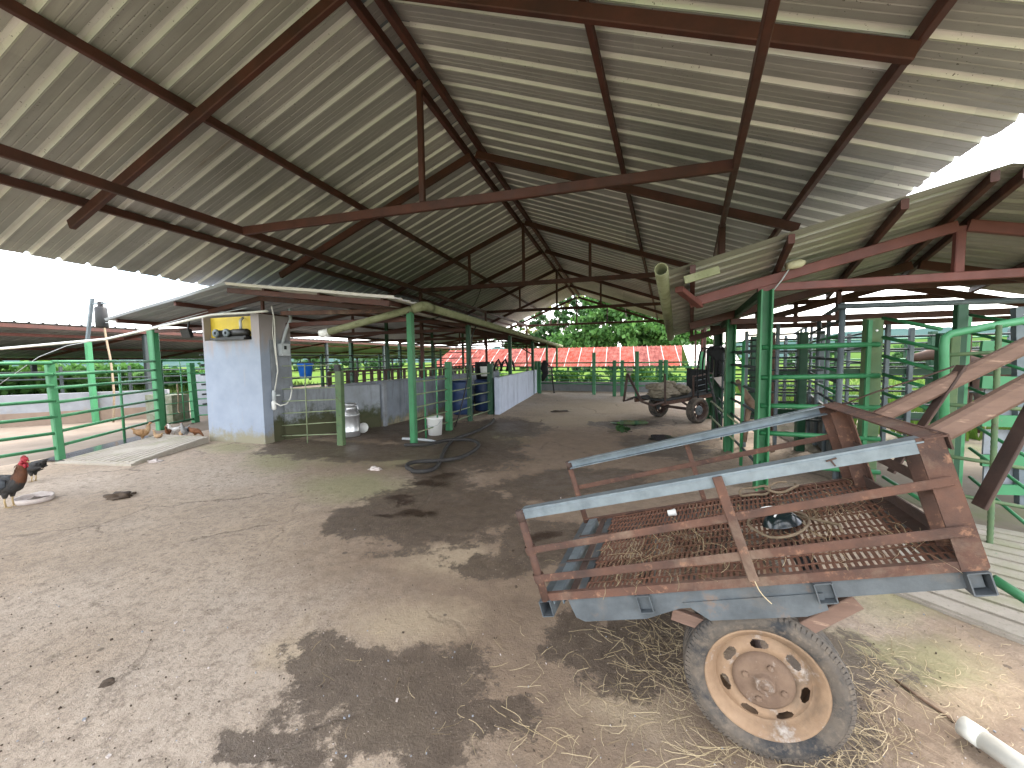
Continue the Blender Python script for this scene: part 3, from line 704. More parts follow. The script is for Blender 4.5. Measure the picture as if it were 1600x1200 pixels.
# ------------------------------------------------------------------ milking parlour fittings
wl = thing('trough_wall', 'long low grey block wall with dark feed slats inside the low shed', 'wall', (-5.3, 9, 0))
def wall_seg(a, c, h, th, name, mat, par, z0=-.05):
    MB().beam(V((a[0], a[1], (h+z0)/2)), V((c[0], c[1], (h+z0)/2)), th, h-z0).build(name, mat, par)
a, c = V((-6.44, 6.05, 0)), G(541, 671); wall_seg((a.x, a.y), (c.x, c.y), 1.0, .16, 'wall', M['mossy_wall'], wl); wall_seg((c.x, c.y), (-5.45, 7.8), .99, .15, 'wall', M['mossy_wall'], wl)
wall_seg((-5.45, 7.8), (-4.72, 14.6), 1.04, .16, 'wall', M['parlour_wall'], wl)
for y in (7.85, 9.5, 12.0):
    x = -5.45+(y-7.8)*.73/6.8+.095
    MB().box((x, y, .52), (.05, .12, 1.05)).build('wall_pier', M['concrete_wall'], wl)
sl = MB()
for k in range(36):
    y = 7.0+k*.26; x = -5.75+(y-7.8)*.1
    sl.box((x-.3, y, 1.16), (.04, .09, .30))
chan(sl, (-6.1-.05, 7, 1.30), (-6.05+.9, 16.1, 1.30), .05, .05)
sl.build('feed_slats', M['rust_dark'], wl)
wall_seg((-6.15, 7.0), (-5.2, 16.1), 1.03, .12, 'wall', M['concrete_wall'], wl)
whw = thing('white_wall', 'low whitewashed wall standing at the yard side past the short dark post', 'wall', (-3.6, 12, 0))
a, c = G(777, 648), G(837, 613)
wall_seg((a.x, a.y), (c.x, c.y), 1.03, .14, 'wall', M['white_wall'], whw)
# rod panel between pump wall and post
Yp = 5.9
panel = thing('rod_panel', 'rusty pale rod fence panel between the pump wall and a green post', 'fence', (-5.7, Yp, 0))
for yl, yr in ((572, 570), (590, 588), (608, 605), (627, 624), (646, 641), (665, 659), (681, 678)):
    MB().tube(AY(441, yl, Yp), AY(532, yr, Yp), .011, 6).build('rail', M['rod'], panel)
a = AY(482, 692, Yp); MB().tube((a.x, Yp-.02, 0), (a.x+.02, Yp-.02, 1.5), .012, 6).build('upright', M['rod'], panel)
MB().beam((-4.97, Yp, -.02), (-4.95, Yp, 1.36), .13, .10, (0, 1, 0), bev=.01).build('post', M['olive'], panel)
MB().box((-4.97, Yp-.02, 1.42), (.10, .06, .12)).build('bracket', M['black'], panel)
# yard side rails of the parlour
def xl(y): return -3.66
rl = []
for z in (.18, .42, .66, .90, 1.14, 1.36): rl.append(((-3.7, 6.2, z), (-3.62, 7.66, z)))
rail_fence('pipe_fence', 'green rod fence panel between the bright green shed post and the short green post', 'fence', rl,
  [((-3.62, 7.66, -.02), (-3.6, 7.66, 1.5), .13, M['green'])], M['rod'], M['green'], .014,
  uprights=[((-3.69, 6.75, .0), (-3.69, 6.75, 1.5)), ((-3.66, 7.2, 0), (-3.66, 7.2, 1.56))], upmat=M['mint'], ur=.02, group='rod panels along the low shed')
rl = [((-3.62, 7.7, z), (-3.6, 8.85, z)) for z in (.15, .36, .60, .84, 1.08, 1.3)]
rail_fence('pipe_fence', 'rod fence panel between the short green post and the tall dark green shed post', 'fence', rl, [], M['rod'], M['green'], .014, group='rod panels along the low shed', loc=(-3.6, 8.2, 0))
rl = [((-3.6, 8.95, z), (-3.48, 10.05, z)) for z in (.12, .38, .64, .9, 1.16)]
rail_fence('pipe_fence', 'rod fence panel in front of the navy drums ending at a short dark post', 'fence', rl, [((-3.48, 10.1, -.02), (-3.48, 10.1, 1.42), .15, M['dkgreen'])], M['rod'], M['dkgreen'], .016, group='rod panels along the low shed')
# rails on the far side of the parlour
for j, (y0, y1) in enumerate(((10.4, 14.0), (14.0, 18.0))):
    rl = [((-6.9, y0, z), (-6.9, y1, z)) for z in (1.35, 1.6, 1.85)]
    rail_fence('back_rail', ['dark rails above the feed slats near the blue bucket', 'dark rails above the feed slats farther inside the low shed'][j], 'fence', rl, [((-6.9, y0, 0), (-6.9, y0, 1.95), .07, M['dkgreen'])], M['darkrail'], M['dkgreen'], .02)
rl = [((-10.2, 7.2, z), (-10.2, 21, z)) for z in (.5, .75, 1.0, 1.25, 1.5, 1.75)]
rail_fence('back_fence', 'long green rail fence along the far side of the low milking shed', 'fence', rl, [((-10.2, y, 0), (-10.2, y, 1.8), .09, M['dkgreen']) for y in (8, 11.3, 14.7, 18.2)], M['darkrail'], M['dkgreen'], .024)
# drums, can, buckets
def drum(name, label, c, r, h, mat, cat='drum', grp=None):
    t = thing(name, label, cat, c, grp); b = MB()
    b.lathe([(0, 0), (r*.93, 0), (r, .03), (r, h*.30), (r*1.03, h*.33), (r, h*.36), (r, h*.63), (r*1.03, h*.66), (r, h*.69), (r, h-.04), (r*.93, h), (r*.9, h-.02), (0, h-.02)], c, (0, 0, 1), 26)
    b.build('body', mat, t)
    b = MB(); b.lathe([(0, h), (.05, h), (.05, h+.02), (0, h+.02)], V(c)+V((r*.5, 0, -.015)), (0, 0, 1), 12); b.build('cap', M['black'], t)
    return t
drum('plastic_drum', 'navy blue plastic drum behind the tall dark green post', (-4.32, 10.1, 0), .30, .93, M['bluedrum'], grp='navy drums in the low shed')
b2 = drum('plastic_drum', 'navy blue drum with a black tub and white pail stacked on top', (-3.95, 10.9, 0), .30, .93, M['bluedrum'], grp='navy drums in the low shed')
b = MB(); c = V((-3.98, 10.85, .945)); b.lathe([(0, 0), (.19, 0), (.23, .5), (.235, .52), (.21, .52), (.18, .03)], c, (0, 0, 1), 20)
tag(b.build('black_tub', M['black'], None, c), 'black tub standing on top of the navy drum', 'tub')
b = MB(); c = V((-3.80, 10.52, 1.05)); b.lathe([(0, 0), (.10, 0), (.13, .26), (.137, .28), (.12, .28), (.1, .02)], c, (0, 0, 1), 18)
bk = thing('white_pail', 'small dirty white pail hanging in front of the black tub', 'pail', c)
b.build('body', M['whiteplastic'], bk)
MB().path([c+V((-.13, 0, .27)), c+V((-.1, 0, .4)), c+V((0, .02, .45)), c+V((.1, 0, .4)), c+V((.13, 0, .27))], .006, 6).build('handle', M['black'], bk)
c = G(549, 681)
mc = thing('milk_can', 'dull aluminium milk can standing by the grey wall', 'milk can', c)
k = 1.0; b = MB(); b.lathe([(0, 0), (.17, 0), (.178, .015), (.178, .10), (.182, .11), (.178, .12), (.178, .43), (.184, .44), (.178, .45), (.165, .49), (.12, .55), (.105, .57), (.105, .62), (.118, .63), (.118, .645), (0, .645)], c, (0, 0, 1), 30)
b.build('body', M['alu'], mc)
b = MB(); b.lathe([(.1, .645), (.122, .65), (.122, .675), (.05, .69), (0, .69)], c, (0, 0, 1), 24); b.build('lid', M['alu'], mc)
for s in (-1, 1):
    MB().path([c+V((s*.115, 0, .62)), c+V((s*.175, 0, .64)), c+V((s*.19, 0, .57)), c+V((s*.165, 0, .50))], .012, 8).build('handle', M['alu'], mc)
c = G(563, 676)+V((.06, .02, .0)); b = MB(); b.lathe([(0, -.012), (.10, -.012), (.112, 0), (.105, .012), (0, .015)], c+V((0, 0, .105)), (.35, -1, .25), 24)
tag(b.build('round_lid', M['whiteplastic'], None, c), 'round white lid leaning beside the milk can', 'lid')
c = G(680, 679)
bk = thing('paint_bucket', 'worn white plastic bucket standing behind the rod fence', 'bucket', c)
b = MB(); b.lathe([(0, 0), (.135, 0), (.16, .33), (.17, .335), (.17, .37), (.15, .37), (.125, .02)], c, (0, 0, 1), 24); b.build('body', M['whiteplastic'], bk)
MB().path([c+V((-.17, 0, .33)), c+V((-.12, -.12, .22)), c+V((0, -.17, .19)), c+V((.12, -.12, .22)), c+V((.17, 0, .33))], .005, 6).build('handle', M['greybox'], bk)
c = AY(478, 591, 6.15)
bk = thing('blue_bucket', 'bright blue bucket hanging upside against the rod panel', 'bucket', c)
b = MB(); b.lathe([(0, 0), (.10, 0), (.135, .26), (.145, .265), (.145, .29), (.125, .29), (.1, .02)], c, (0, 0, 1), 24); b.build('body', M['bluebucket'], bk)
MB().path([c+V((-.14, 0, .27)), c+V((-.1, 0, .38)), c+V((0, 0, .43)), c+V((.1, 0, .38)), c+V((.14, 0, .27))], .006, 6).build('handle', M['black'], bk)
# hose on the yard
pts = [G(772, 657), G(768, 663), G(755, 671), G(735, 680), G(712, 688), G(700, 698), G(692, 712), G(688, 724), G(680, 735), G(665, 740), G(645, 740), G(636, 736), G(640, 730), G(655, 727), G(690, 725), G(720, 720), G(742, 708), G(748, 699), G(740, 693), G(720, 691), G(695, 693), G(665, 699), G(632, 700)]
def smooth_pts(p, n=6):
    out = []
    for i in range(len(p)-1):
        a, b_, c, d = p[max(i-1, 0)], p[i], p[i+1], p[min(i+2, len(p)-1)]
        for k in range(n):
            t = k/n; out.append(.5*((2*b_)+(c-a)*t+(2*a-5*b_+4*c-d)*t*t+(3*b_-a-3*c+d)*t**3))
    return out+[p[-1]]
b = MB(); b.path([p+V((0, 0, .035+.02*(i > 60))) for i, p in enumerate(smooth_pts(pts))], .030, 8)
tag(b.build('water_hose', M['rubber'], None, G(690, 712)), 'thick black rubber hose looped on the wet yard floor', 'hose')
b = MB(); b.path(smooth_pts([V((-3.6, 7.9, .02)), V((-3.45, 7.9, .4)), V((-3.5, 8.5, 1.1)), V((-3.55, 8.8, 1.6)), V((-3.5, 8.85, 2.1)), V((-3.42, 8.9, 2.35))]), .014, 6)
tag(b.build('thin_hose', M['black'], None, (-3.5, 8.5, 1)), 'thin black hose hanging from the tall dark green post', 'hose')
b = MB(); b.path(smooth_pts([V((-1.95-1.7, 9.95, 3.45)), V((-3.7, 9.4, 2.9)), V((-3.45, 7.4, 2.5)), V((-3.6, 6.9, 2.35)), V((-4.4, 6.6, 2.3))]), .012, 6)
tag(b.build('hanging_cable', M['black'], None, (-3.5, 8, 2.6)), 'black cable hanging from the shed tie beam to the eave pipe', 'cable')
b = MB(); c = G(655, 694); b.path([c+V((-.5, .25, .03)), c+V((-.2, .22, .04)), c+V((.1, .22, .03)), c+V((.3, .12, .03))], .025, 8)
tag(b.build('short_pipe', M['greybox'], None, c), 'short grey pipe lying behind the bright green post foot', 'pipe')
def lump(name, label, cat, c, sx, sy, sz, mat, seed, rough=.35, group=None):
    b = MB(); n, m = 18, 9; vs = []; c = V(c)
    for i in range(m+1):
        th = pi*.5*i/m
        for k in range(n):
            a = 2*pi*k/n; d = V((cos(a)*cos(th), sin(a)*cos(th), sin(th)))
            r = 1+rough*mnoise.noise(d*1.7+V((seed, 0, 0)))*1.6+rough*.5*mnoise.noise(d*5+V((0, seed, 0)))
            vs.append(c+V((d.x*sx*r, d.y*sy*r, max(d.z*sz*r, 0)-.004)))
    fs = [(i*n+k, i*n+(k+1) % n, (i+1)*n+(k+1) % n, (i+1)*n+k) for i in range(m) for k in range(n)]
    b.add(vs, fs, True); return tag(b.build(name, mat, None, c), label, cat, group)
lump('dung_pile', 'dark dry dung heap on the pale floor right of the feed dish', 'dung', G(183, 777), .17, .09, .05, M['dung'], 3, .5)
lump('dung_clod', 'small dark clod beside the dry dung heap', 'dung', G(209, 771), .03, .025, .02, M['dung'], 6)
lump('dung_clod', 'flat dark dropping alone on the pale floor lower left', 'dung', G(170, 1067), .045, .035, .012, M['dung'], 9)
lump('dung_pile', 'low dark dropping on the tan floor before the white wall', 'dung', G(876, 643), .3, .16, .03, M['dung'], 12, .5)
lump('plastic_scrap', 'crumpled pinkish white plastic scrap on the wet floor', 'litter', G(587, 734), .10, .05, .04, M['foam'], 5, .5)
lump('bread_scrap', 'pale scrap lying at the edge of the concrete ramp', 'litter', G(239, 722), .12, .06, .035, M['foam'], 15, .6)
c = G(972, 676); gpn = thing('leafy_cutting', 'small dark leafy cutting lying on the yard near the puddle', 'plant', c)
crown_mb([((c.x, c.y, .09), (.11, .07, .05))], 46, .09, 4).build('leaves', M['leaf_dark'], gpn)
MB().path([c+V((-.3, 0, .02)), c+V((0, .02, .05)), c+V((.2, 0, .03))], .012, 6).build('stem', M['bark'], gpn)

# ------------------------------------------------------------------ left pen
A0, A1, A2, A3 = G(0, 737), G(95, 720), G(252, 672), G(306, 661)
A00 = A1+(A0-A1)*3.0; A00.z = 0
def lerp_rails(a, c, zs): return [((a.x, a.y, z), (c.x, c.y, z)) for z in zs]
zs = (.20, .42, .68, .92, 1.16, 1.38, 1.56)
f = rail_fence('pen_fence', 'mint green pipe fence section running out of the left edge of the photo', 'fence', lerp_rails(A1, A00, (.22, .46, .72, .98, 1.22, 1.40, 1.58)), [((A1.x, A1.y, -.02), (A1.x-.06, A1.y, 1.60), .095, M['mint'])], M['mint'], M['mint'], .026,
  uprights=[((A1.lerp(A00, .42).x, A1.lerp(A00, .42).y, 0), (A1.lerp(A00, .42).x, A1.lerp(A00, .42).y, 1.5))], ur=.02, group='green pipe fences of the left pen')
f = rail_fence('pen_fence', 'mint green pipe fence section between the short near post and the tall green post', 'fence', lerp_rails(A1, A2, (.25, .48, .72, .95, 1.18, 1.40, 1.60)), [((A2.x, A2.y, -.02), (A2.x-.1, A2.y, 2.3), .12, M['green'])], M['mint'], M['mint'], .026,
  uprights=[((A1.lerp(A2, .55).x, A1.lerp(A2, .55).y, 0), (A1.lerp(A2, .55).x, A1.lerp(A2, .55).y, 1.5))], ur=.022, group='green pipe fences of the left pen')
gt = thing('pen_gate', 'mint green rod gate between the tall green post and the pump wall', 'gate', A2)
g0, g1 = A2.lerp(A3, .12), A3
fr = MB(); fr.path([V((g0.x, g0.y, 1.6)), V((g0.x, g0.y, .12)), V((g1.x, g1.y, .12))], .03, 8); fr.tube(V((g0.x, g0.y, 1.62)), V((g1.x+.5, g1.y+.3, 1.62)), .03); fr.build('frame', M['green'], gt)
for z in (.33, .58, .82, 1.06, 1.3, 1.48): MB().tube((g0.x, g0.y, z), (g1.x, g1.y, z), .012, 6).build('bar', M['mint'], gt)
m_ = g0.lerp(g1, .62); MB().tube((m_.x, m_.y, .12), (m_.x-.03, m_.y, 1.6), .014, 6).build('upright', M['mint'], gt)
MB().beam((g1.x, g1.y, 0), (g1.x-.05, g1.y, 1.55), .12, .12, (0, 1, 0)).build('post', M['mint'], gt)
for z in (.2, .45, .62, .85, 1.05, 1.28, 1.42): MB().tube((g1.x, g1.y, z), (g1.x+.7, g1.y+.5, z), .018, 6).build('bar', M['mint'], gt)
b = MB(); m_ = g0.lerp(g1, .5); b.path(smooth_pts([V((m_.x, m_.y-.03, 1.05)), V((m_.x+.02, m_.y-.04, .7)), V((m_.x-.02, m_.y-.03, .38)), V((m_.x+.03, m_.y-.03, .33))]), .016, 6)
tag(b.build('rope_end', M['rope'], None, m_), 'old rope hanging on the mint green rod gate', 'rope')
# dark block wall behind the gate, block pier and long pale wall
w_ = thing('block_wall', 'dark grey block wall behind the rod gate', 'wall', G(280, 650)); a, c = G(246, 662)+V((-.6, 1.4, 0)), G(330, 660)+V((.3, 1.6, 0))
wall_seg((a.x, a.y), (c.x, c.y), 1.2, .15, 'wall', M['concrete_wall'], w_)
p = G(232, 672)+V((-.75, .9, 0))
pier = thing('concrete_pier', 'short mossy concrete block standing inside the left pen', 'block', p)
MB().box(p+V((0, 0, .36)), (.95, .4, .76)).build('block', M['moss_concrete'], pier)
w_ = thing('pen_wall', 'long low pale block wall at the back of the left pen', 'wall', (-16, 8, 0))
a, c = G(-30, 670), G(214, 655); dd = c-a
e1, e0_ = c+dd*.25, a-dd*.6
wall_seg((e0_.x, e0_.y), (e1.x, e1.y), .80, .16, 'wall', M['concrete_light'], w_)
nrm = V((dd.y, -dd.x, 0)).normalized()*.1
wall_seg((e0_.x+nrm.x, e0_.y+nrm.y), (e1.x+nrm.x, e1.y+nrm.y), .34, .05, 'plinth', pmat('tan_render', (.20, .145, .108), (.145, .105, .078), 3, .9, 0, .4), w_)
# wire and dark rails on top of the far wall
rail_fence('far_pen_fence', 'thin dark rails with posts above the pale block wall', 'fence', [((e0_.x, e0_.y+1.5, z), (e1.x, e1.y+1.5, z)) for z in (.95, 1.15, 1.35)],
  [((q.x, q.y+1.5, 0), (q.x, q.y+1.5, 1.5), .06) for q in (a, a.lerp(c, .5), c)], M['darkrail'], M['darkrail'], .02)
# pole with a black tank and rope
p = G(150, 660); pole = thing('tall_pole', 'slim green pole rising above the left pen with a cross arm', 'pole', p)
MB().beam(p, p+V((-.05, 0, 2.2)), .11, .10, (0, 1, 0)).build('lower_post', M['mint'], pole)
top = AY(144, 466, p.y)
MB().beam(p+V((-.05, 0, 2.2)), top, .065, .065, (0, 1, 0)).build('upper_post', M['steelgrey'], pole)
a = AY(146, 475, p.y); MB().beam(a, a+V((.62, 0, 0)), .04, .04).build('arm', M['steelgrey'], pole)
a = AY(160, 512, p.y); c = AY(160, 479, p.y); tk = thing('black_canister', 'black cylindrical canister hanging from the tall pole', 'canister', a); h = c.z-a.z
b = MB(); b.lathe([(0, 0), (.11, 0), (.125, .03), (.125, h-.05), (.10, h), (.06, h), (.06, h+.13), (0, h+.13)], a, (0, 0, 1), 18); b.build('body', M['black'], tk)
b = MB(); b.path(smooth_pts([AY(163, 512, p.y), AY(168, 540, p.y-.1), AY(173, 565, p.y-.2), AY(178, 615, p.y-.4), AY(177, 660, p.y-.5)]), .022, 6)
tag(b.build('hanging_rope', M['rope'], None, a), 'pale rope hanging down from the black canister', 'rope')
M['beam_pink'] = pmat('faded_pink_beam', (.27, .12, .105), (.20, .085, .075), 3, .7, 0, .1)
# low shed far left
ls = thing('pen_shelter', 'long low shelter roof with faded red beams behind the left pen', 'shed', (-18, 10, 0))
x0 = -17.5
def LP(x, y, X): return AX(x, y, X)
a, c = LP(0, 503, x0), LP(140, 513, x0)
ya, yb = -1, 52; z0 = (a.z+c.z)/2; z1 = z0-.95
sheet_mb(lambda y: V((x0, y, z0+.05)), lambda y: V((x0-7.5, y, z1)), ya, yb, .3, 5).build('roof_sheet', M['zinc_blue'], ls)
chan(MB(), (x0-.05, ya, z0-.06), (x0-.05, yb, z0-.06), .06, .12).build('fascia', PR, ls)
for k, o in enumerate((1.3, 4.2, 7.1)):
    chan(MB(), (x0-o, ya, z0-.95*o/7.5-.1), (x0-o, yb, z0-.95*o/7.5-.07), .06, .10).build('purlin', M['beam_pink'] if k == 0 else PR, ls)
for y in (2, 6.2, 10.5, 15, 20, 26, 32, 38, 45):
    chan(MB(), (x0-.1, y, z0-.12), (x0-7.4, y, z1-.10), .06, .1).build('rafter', PR, ls)
    for xo in (.15, 7.2):
        chan(MB(), (x0-xo, y, 0), (x0-xo, y, z0-.95*xo/7.5-.12), .16, .16, (0, 1, 0)).build('post', M['darkrail'], ls)

# ------------------------------------------------------------------ far end: fence, dwarf wall, red roofed shed, trees
def FP(x, Y): return AY(x, 600, Y)
fy = 15.9
zz = (.45, .62, .79, .97, 1.15, 1.33)
segs = [(843, 16.5), (928, 16.2), (960, 15.6), (972, 15.8), (995, 15.2), (1032, 15.6), (1040, 15.4), (1096, 15.3)]
lab = ['green rail fence section at the far end left of the standing horse gear', 'far green rail fence section before the grey gate post', 'short far green rail fence panel between two close posts', 'narrow far green rail gap beside the double posts', 'far green rail fence section behind the tailboard of the loaded cart', 'tiny far green rail section above the sacks', 'far green rail fence section behind the dark cart board']
for i in range(len(segs)-1):
    a, c = FP(*segs[i]), FP(*segs[i+1])
    h0 = 1.42 if i not in (1, 4) else 1.75
    rail_fence('far_fence', lab[i], 'fence', [((a.x, a.y, z), (c.x, c.y, z)) for z in zz], [((a.x, a.y, -.1), (a.x, a.y, h0), .14, M['green'] if i % 2 == 0 else M['mint'])] + ([((c.x, c.y, -.1), (c.x, c.y, 1.7), .16, M['mint'])] if i == len(segs)-2 else []), M['mint'], M['mint'], .026, group='green rail fences at the far end of the yard')
a, c = FP(838, 17.0), FP(770, 19.0)
rail_fence('far_fence', 'green rail fence section running back behind the white wall', 'fence', [((a.x, a.y, z), (c.x, c.y, z)) for z in zz], [((a.x, a.y, -.1), (a.x, a.y, 1.42), .14, M['green']), ((c.x, c.y, -.1), (c.x, c.y, 1.42), .14, M['dkgreen'])], M['mint'], M['mint'], .026, group='green rail fences at the far end of the yard')
dw = thing('dwarf_wall', 'low pale concrete kerb wall under the far green fence', 'wall', (0, 17.6, 0))
a, c = FP(835, 18.2), FP(1105, 17.6); wall_seg((a.x, a.y), (c.x, c.y), .42, .18, 'wall', M['concrete_light'], dw, -.5)
# horse gear on the fence
hg = thing('draped_harness', 'dark harness and sheet draped over the far fence post', 'harness', FP(855, 16.3))
c = FP(852, 16.3); b = MB()
b.loft([(V((c.x-.02, c.y, 1.45)), V((.07, 0, 0)), V((0, .08, 0))), (V((c.x, c.y-.03, 1.32)), V((.15, 0, 0)), V((0, .10, 0))), (V((c.x-.04, c.y-.05, 1.1)), V((.17, 0, 0)), V((0, .09, 0))), (V((c.x+.03, c.y-.05, .9)), V((.13, 0, 0)), V((0, .07, 0))), (V((c.x-.05, c.y-.05, .72)), V((.11, 0, 0)), V((0, .06, 0))), (V((c.x-.1, c.y-.05, .55)), V((.04, 0, 0)), V((0, .03, 0)))], 14)
b.build('cloth', M['leather'], hg)
MB().path([V((c.x+.10, c.y-.1, 1.3)), V((c.x+.3, c.y-.1, 1.15)), V((c.x+.34, c.y-.1, .6)), V((c.x+.4, c.y-.1, .05))], .03, 6).build('strap', M['leather'], hg)
c = AY(788, 571, 13); hg = thing('bridle', 'dark bridle hooked on the rail near the dark shed posts', 'bridle', c)
for s in (-.25, 0, .22): MB().path([c+V((s-.15, 0, -.2)), c+V((s-.05, 0, .1)), c+V((s+.03, 0, .22)), c+V((s+.12, 0, .02)), c+V((s+.15, 0, -.2))], .04, 6).build('strap', M['leather'], hg)
# red roof
rs = thing('red_roof_shed', 'low shed with a long faded red roof beyond the far fence', 'shed', (-1, 28, -1.2))
YR = 27.0
def rb(x, y, Y): return AY(x, y, Y)
tl, tr, bl, br = rb(704, 549, YR+3), rb(1066, 538, YR+3), rb(690, 574, YR), rb(1070, 572, YR)
zt, zb = (tl.z+tr.z)/2, (bl.z+br.z)/2
def redsheet(xa, xb, name, mat, ya, za, yb2, zb2, skew=0.0):
    b = MB(); pr = rib_profile(xa, xb, .32); vs = []; n = len(pr)
    for i in range(4):
        t = i/3
        for x, dz in pr: vs.append((x-skew*t, ya+(yb2-ya)*t, za+(zb2-za)*t+dz*1.2))
    b.add(vs, [(i*n+k, i*n+k+1, (i+1)*n+k+1, (i+1)*n+k) for i in range(3) for k in range(n-1)], False); b.build(name, mat, rs)
redsheet(tl.x, tr.x, 'roof_sheet', M['redroof'], YR+3, zt, YR, zb, .4)
redsheet(tl.x, tr.x, 'roof_sheet', M['redroof'], YR+3, zt, YR+6, zb)
g1_ = rb(1140, 538, YR+3)
redsheet(tr.x, g1_.x, 'grey_roof_sheet', M['zinc_pale'], YR+3, zt, YR, zb, .0)
redsheet(tr.x, g1_.x, 'grey_roof_sheet', M['zinc_pale'], YR+3, zt, YR+6, zb)
for k in range(7):
    x = bl.x+(g1_.x-bl.x)*(k+.3)/7
    chan(MB(), (x, YR+.2, -1.4), (x, YR+.2, zb-.02), .14, .14, (0, 1, 0)).build('post', M['darkrail'], rs)
    chan(MB(), (x, YR+5.8, -1.4), (x, YR+5.8, zb-.02), .14, .14, (0, 1, 0)).build('post', M['darkrail'], rs)
# trees behind the red roof
def at(x, y, Y): return AY(x, y, Y)
def cblob(x, y, Y, r): p = at(x, y, Y); return ((p.x, p.y, p.z), r)
tree('broad_tree', 'large dense green tree right behind the red roof', 'tree', (at(985, 600, 38).x, 38, -1.3), 6,
  [cblob(985, 500, 38, (2.6, 2.2, 1.8)), cblob(935, 505, 37, (2.2, 2, 1.7)), cblob(1030, 505, 38, (2.4, 2, 1.9)), cblob(975, 470, 38, (2.2, 2, 1.7)), cblob(910, 520, 38, (1.8, 1.6, 1.3)), cblob(1000, 525, 37, (3, 2, 1.1)), cblob(1060, 525, 39, (1.8, 1.6, 1.2)), cblob(940, 460, 39, (1.8, 1.6, 1.3)), cblob(950, 532, 38, (3, 1.6, 1.0)), cblob(1020, 540, 38, (2.6, 1.6, .9)), cblob(1015, 470, 39, (1.6, 1.5, 1.2)), cblob(890, 535, 40, (2.2, 1.6, .9)), cblob(960, 490, 40, (2.4, 1.6, 1.6)), cblob(1000, 480, 40, (2.4, 1.6, 1.6))], 19000, .36, M['leaf'], 11, .4)
tree('dark_tree', 'dark green tree with gaps of sky left of the dense green tree', 'tree', (at(860, 600, 44).x, 44, -1.3), 7,
  [cblob(900, 490, 44, (1.7, 1.6, 1.6)), cblob(855, 520, 44, (2.1, 1.8, 1.2)), cblob(800, 525, 45, (2.2, 1.8, 1.1)), cblob(890, 460, 44, (1.4, 1.3, 1.3)), cblob(830, 500, 46, (1.6, 1.5, 1.2)), cblob(870, 538, 44, (2.6, 1.5, .8)), cblob(918, 475, 45, (1.8, 1.5, 1.4)), cblob(880, 500, 45, (1.8, 1.5, 1.3)), cblob(815, 540, 45, (2, 1.5, .8))], 6800, .32, M['leaf_dark'], 23, .3)
tree('yellow_tree', 'sparse yellowing tree seen under the far gable left of centre', 'tree', (at(850, 600, 50).x, 50, -1.3), 8,
  [cblob(852, 492, 50, (1.7, 1.6, 1.5)), cblob(880, 470, 50, (1.3, 1.3, 1.2)), cblob(905, 458, 51, (1.1, 1.1, 1.0)), cblob(830, 515, 50, (1.4, 1.4, 1))], 1500, .34, M['leaf_yellow'], 31, .25)
tree('pale_tree', 'pale green tree low at the right behind the grey roof end', 'tree', (at(1085, 600, 46).x, 46, -1.3), 4.5,
  [cblob(1080, 528, 46, (2.2, 2, 1.4)), cblob(1050, 520, 46, (2, 1.8, 1.3)), cblob(1105, 540, 47, (1.8, 1.6, 1))], 3000, .34, M['leaf'], 37, .22)
for k, (x, y, Y, r) in enumerate(((770, 596, 22.2, (1.6, .9, .7)), (860, 598, 21.6, (1.3, .9, .8)), (905, 600, 21.2, (1.2, .8, .6)), (955, 600, 22, (1.6, .9, .8)), (1010, 602, 21.4, (1.5, .8, .6)), (1060, 596, 22, (1.5, .9, .8)))):
    names = ['low shrub farthest left under the red eave', 'bushy shrub behind the draped harness', 'bright low shrub between the far grey gate post and harness', 'dense shrub under the middle of the red eave', 'low shrub behind the sacks of the loaded cart', 'shrub under the grey end of the red roof']
    p = at(x, y, Y); z = land(p.x, p.y)
    tree('shrub', names[k], 'shrub', (p.x, p.y, z), .6, [((p.x, p.y, (p.z+z)/2+.35), (r[0], r[1], max(.5, (p.z-z)*.55)))], 700, .17, M['leaf_bright'] if k % 2 == 0 else M['leaf'], 50+k, .05, 'shrubs below the red eave', 1)
# acacia hedge behind the left pen
hl = ['dense round tree over the long pale wall at the far left', 'spreading bright tree left of the dark shelter post', 'broad flat tree between the dark shelter post and the pole', 'tall feathery tree right behind the pole', 'small spreading tree right of the pole', 'rounded bright tree left of the tall green post', 'leafy tree behind the rod gate', 'dark leafy tree next to the pump wall']
for k, (x, y, Y) in enumerate(((-40, 590, 9), (20, 586, 10.5), (75, 588, 12), (125, 583, 13), (165, 592, 15), (212, 590, 15.5), (262, 585, 16.5), (310, 588, 19))):
    p = at(x, y, Y); s = p.length/22
    tree('acacia_tree', hl[k], 'tree', (p.x, p.y, -.1), 1.2, [((p.x, p.y, p.z-.15), (1.3*s, 1.1*s, .55*s)), ((p.x-.8*s, p.y+.3, p.z-.35), (1.1*s, 1*s, .42*s)), ((p.x+.9*s, p.y+.2, p.z-.4), (1.1*s, 1*s, .42*s)), ((p.x+.1, p.y, p.z-.75), (1.4*s, 1*s, .35*s))], 2300, .20*s, [M['leaf'], M['leaf_bright'], M['leaf']][k % 3], 70+k, .09, 'acacia trees behind the left pen', 3)
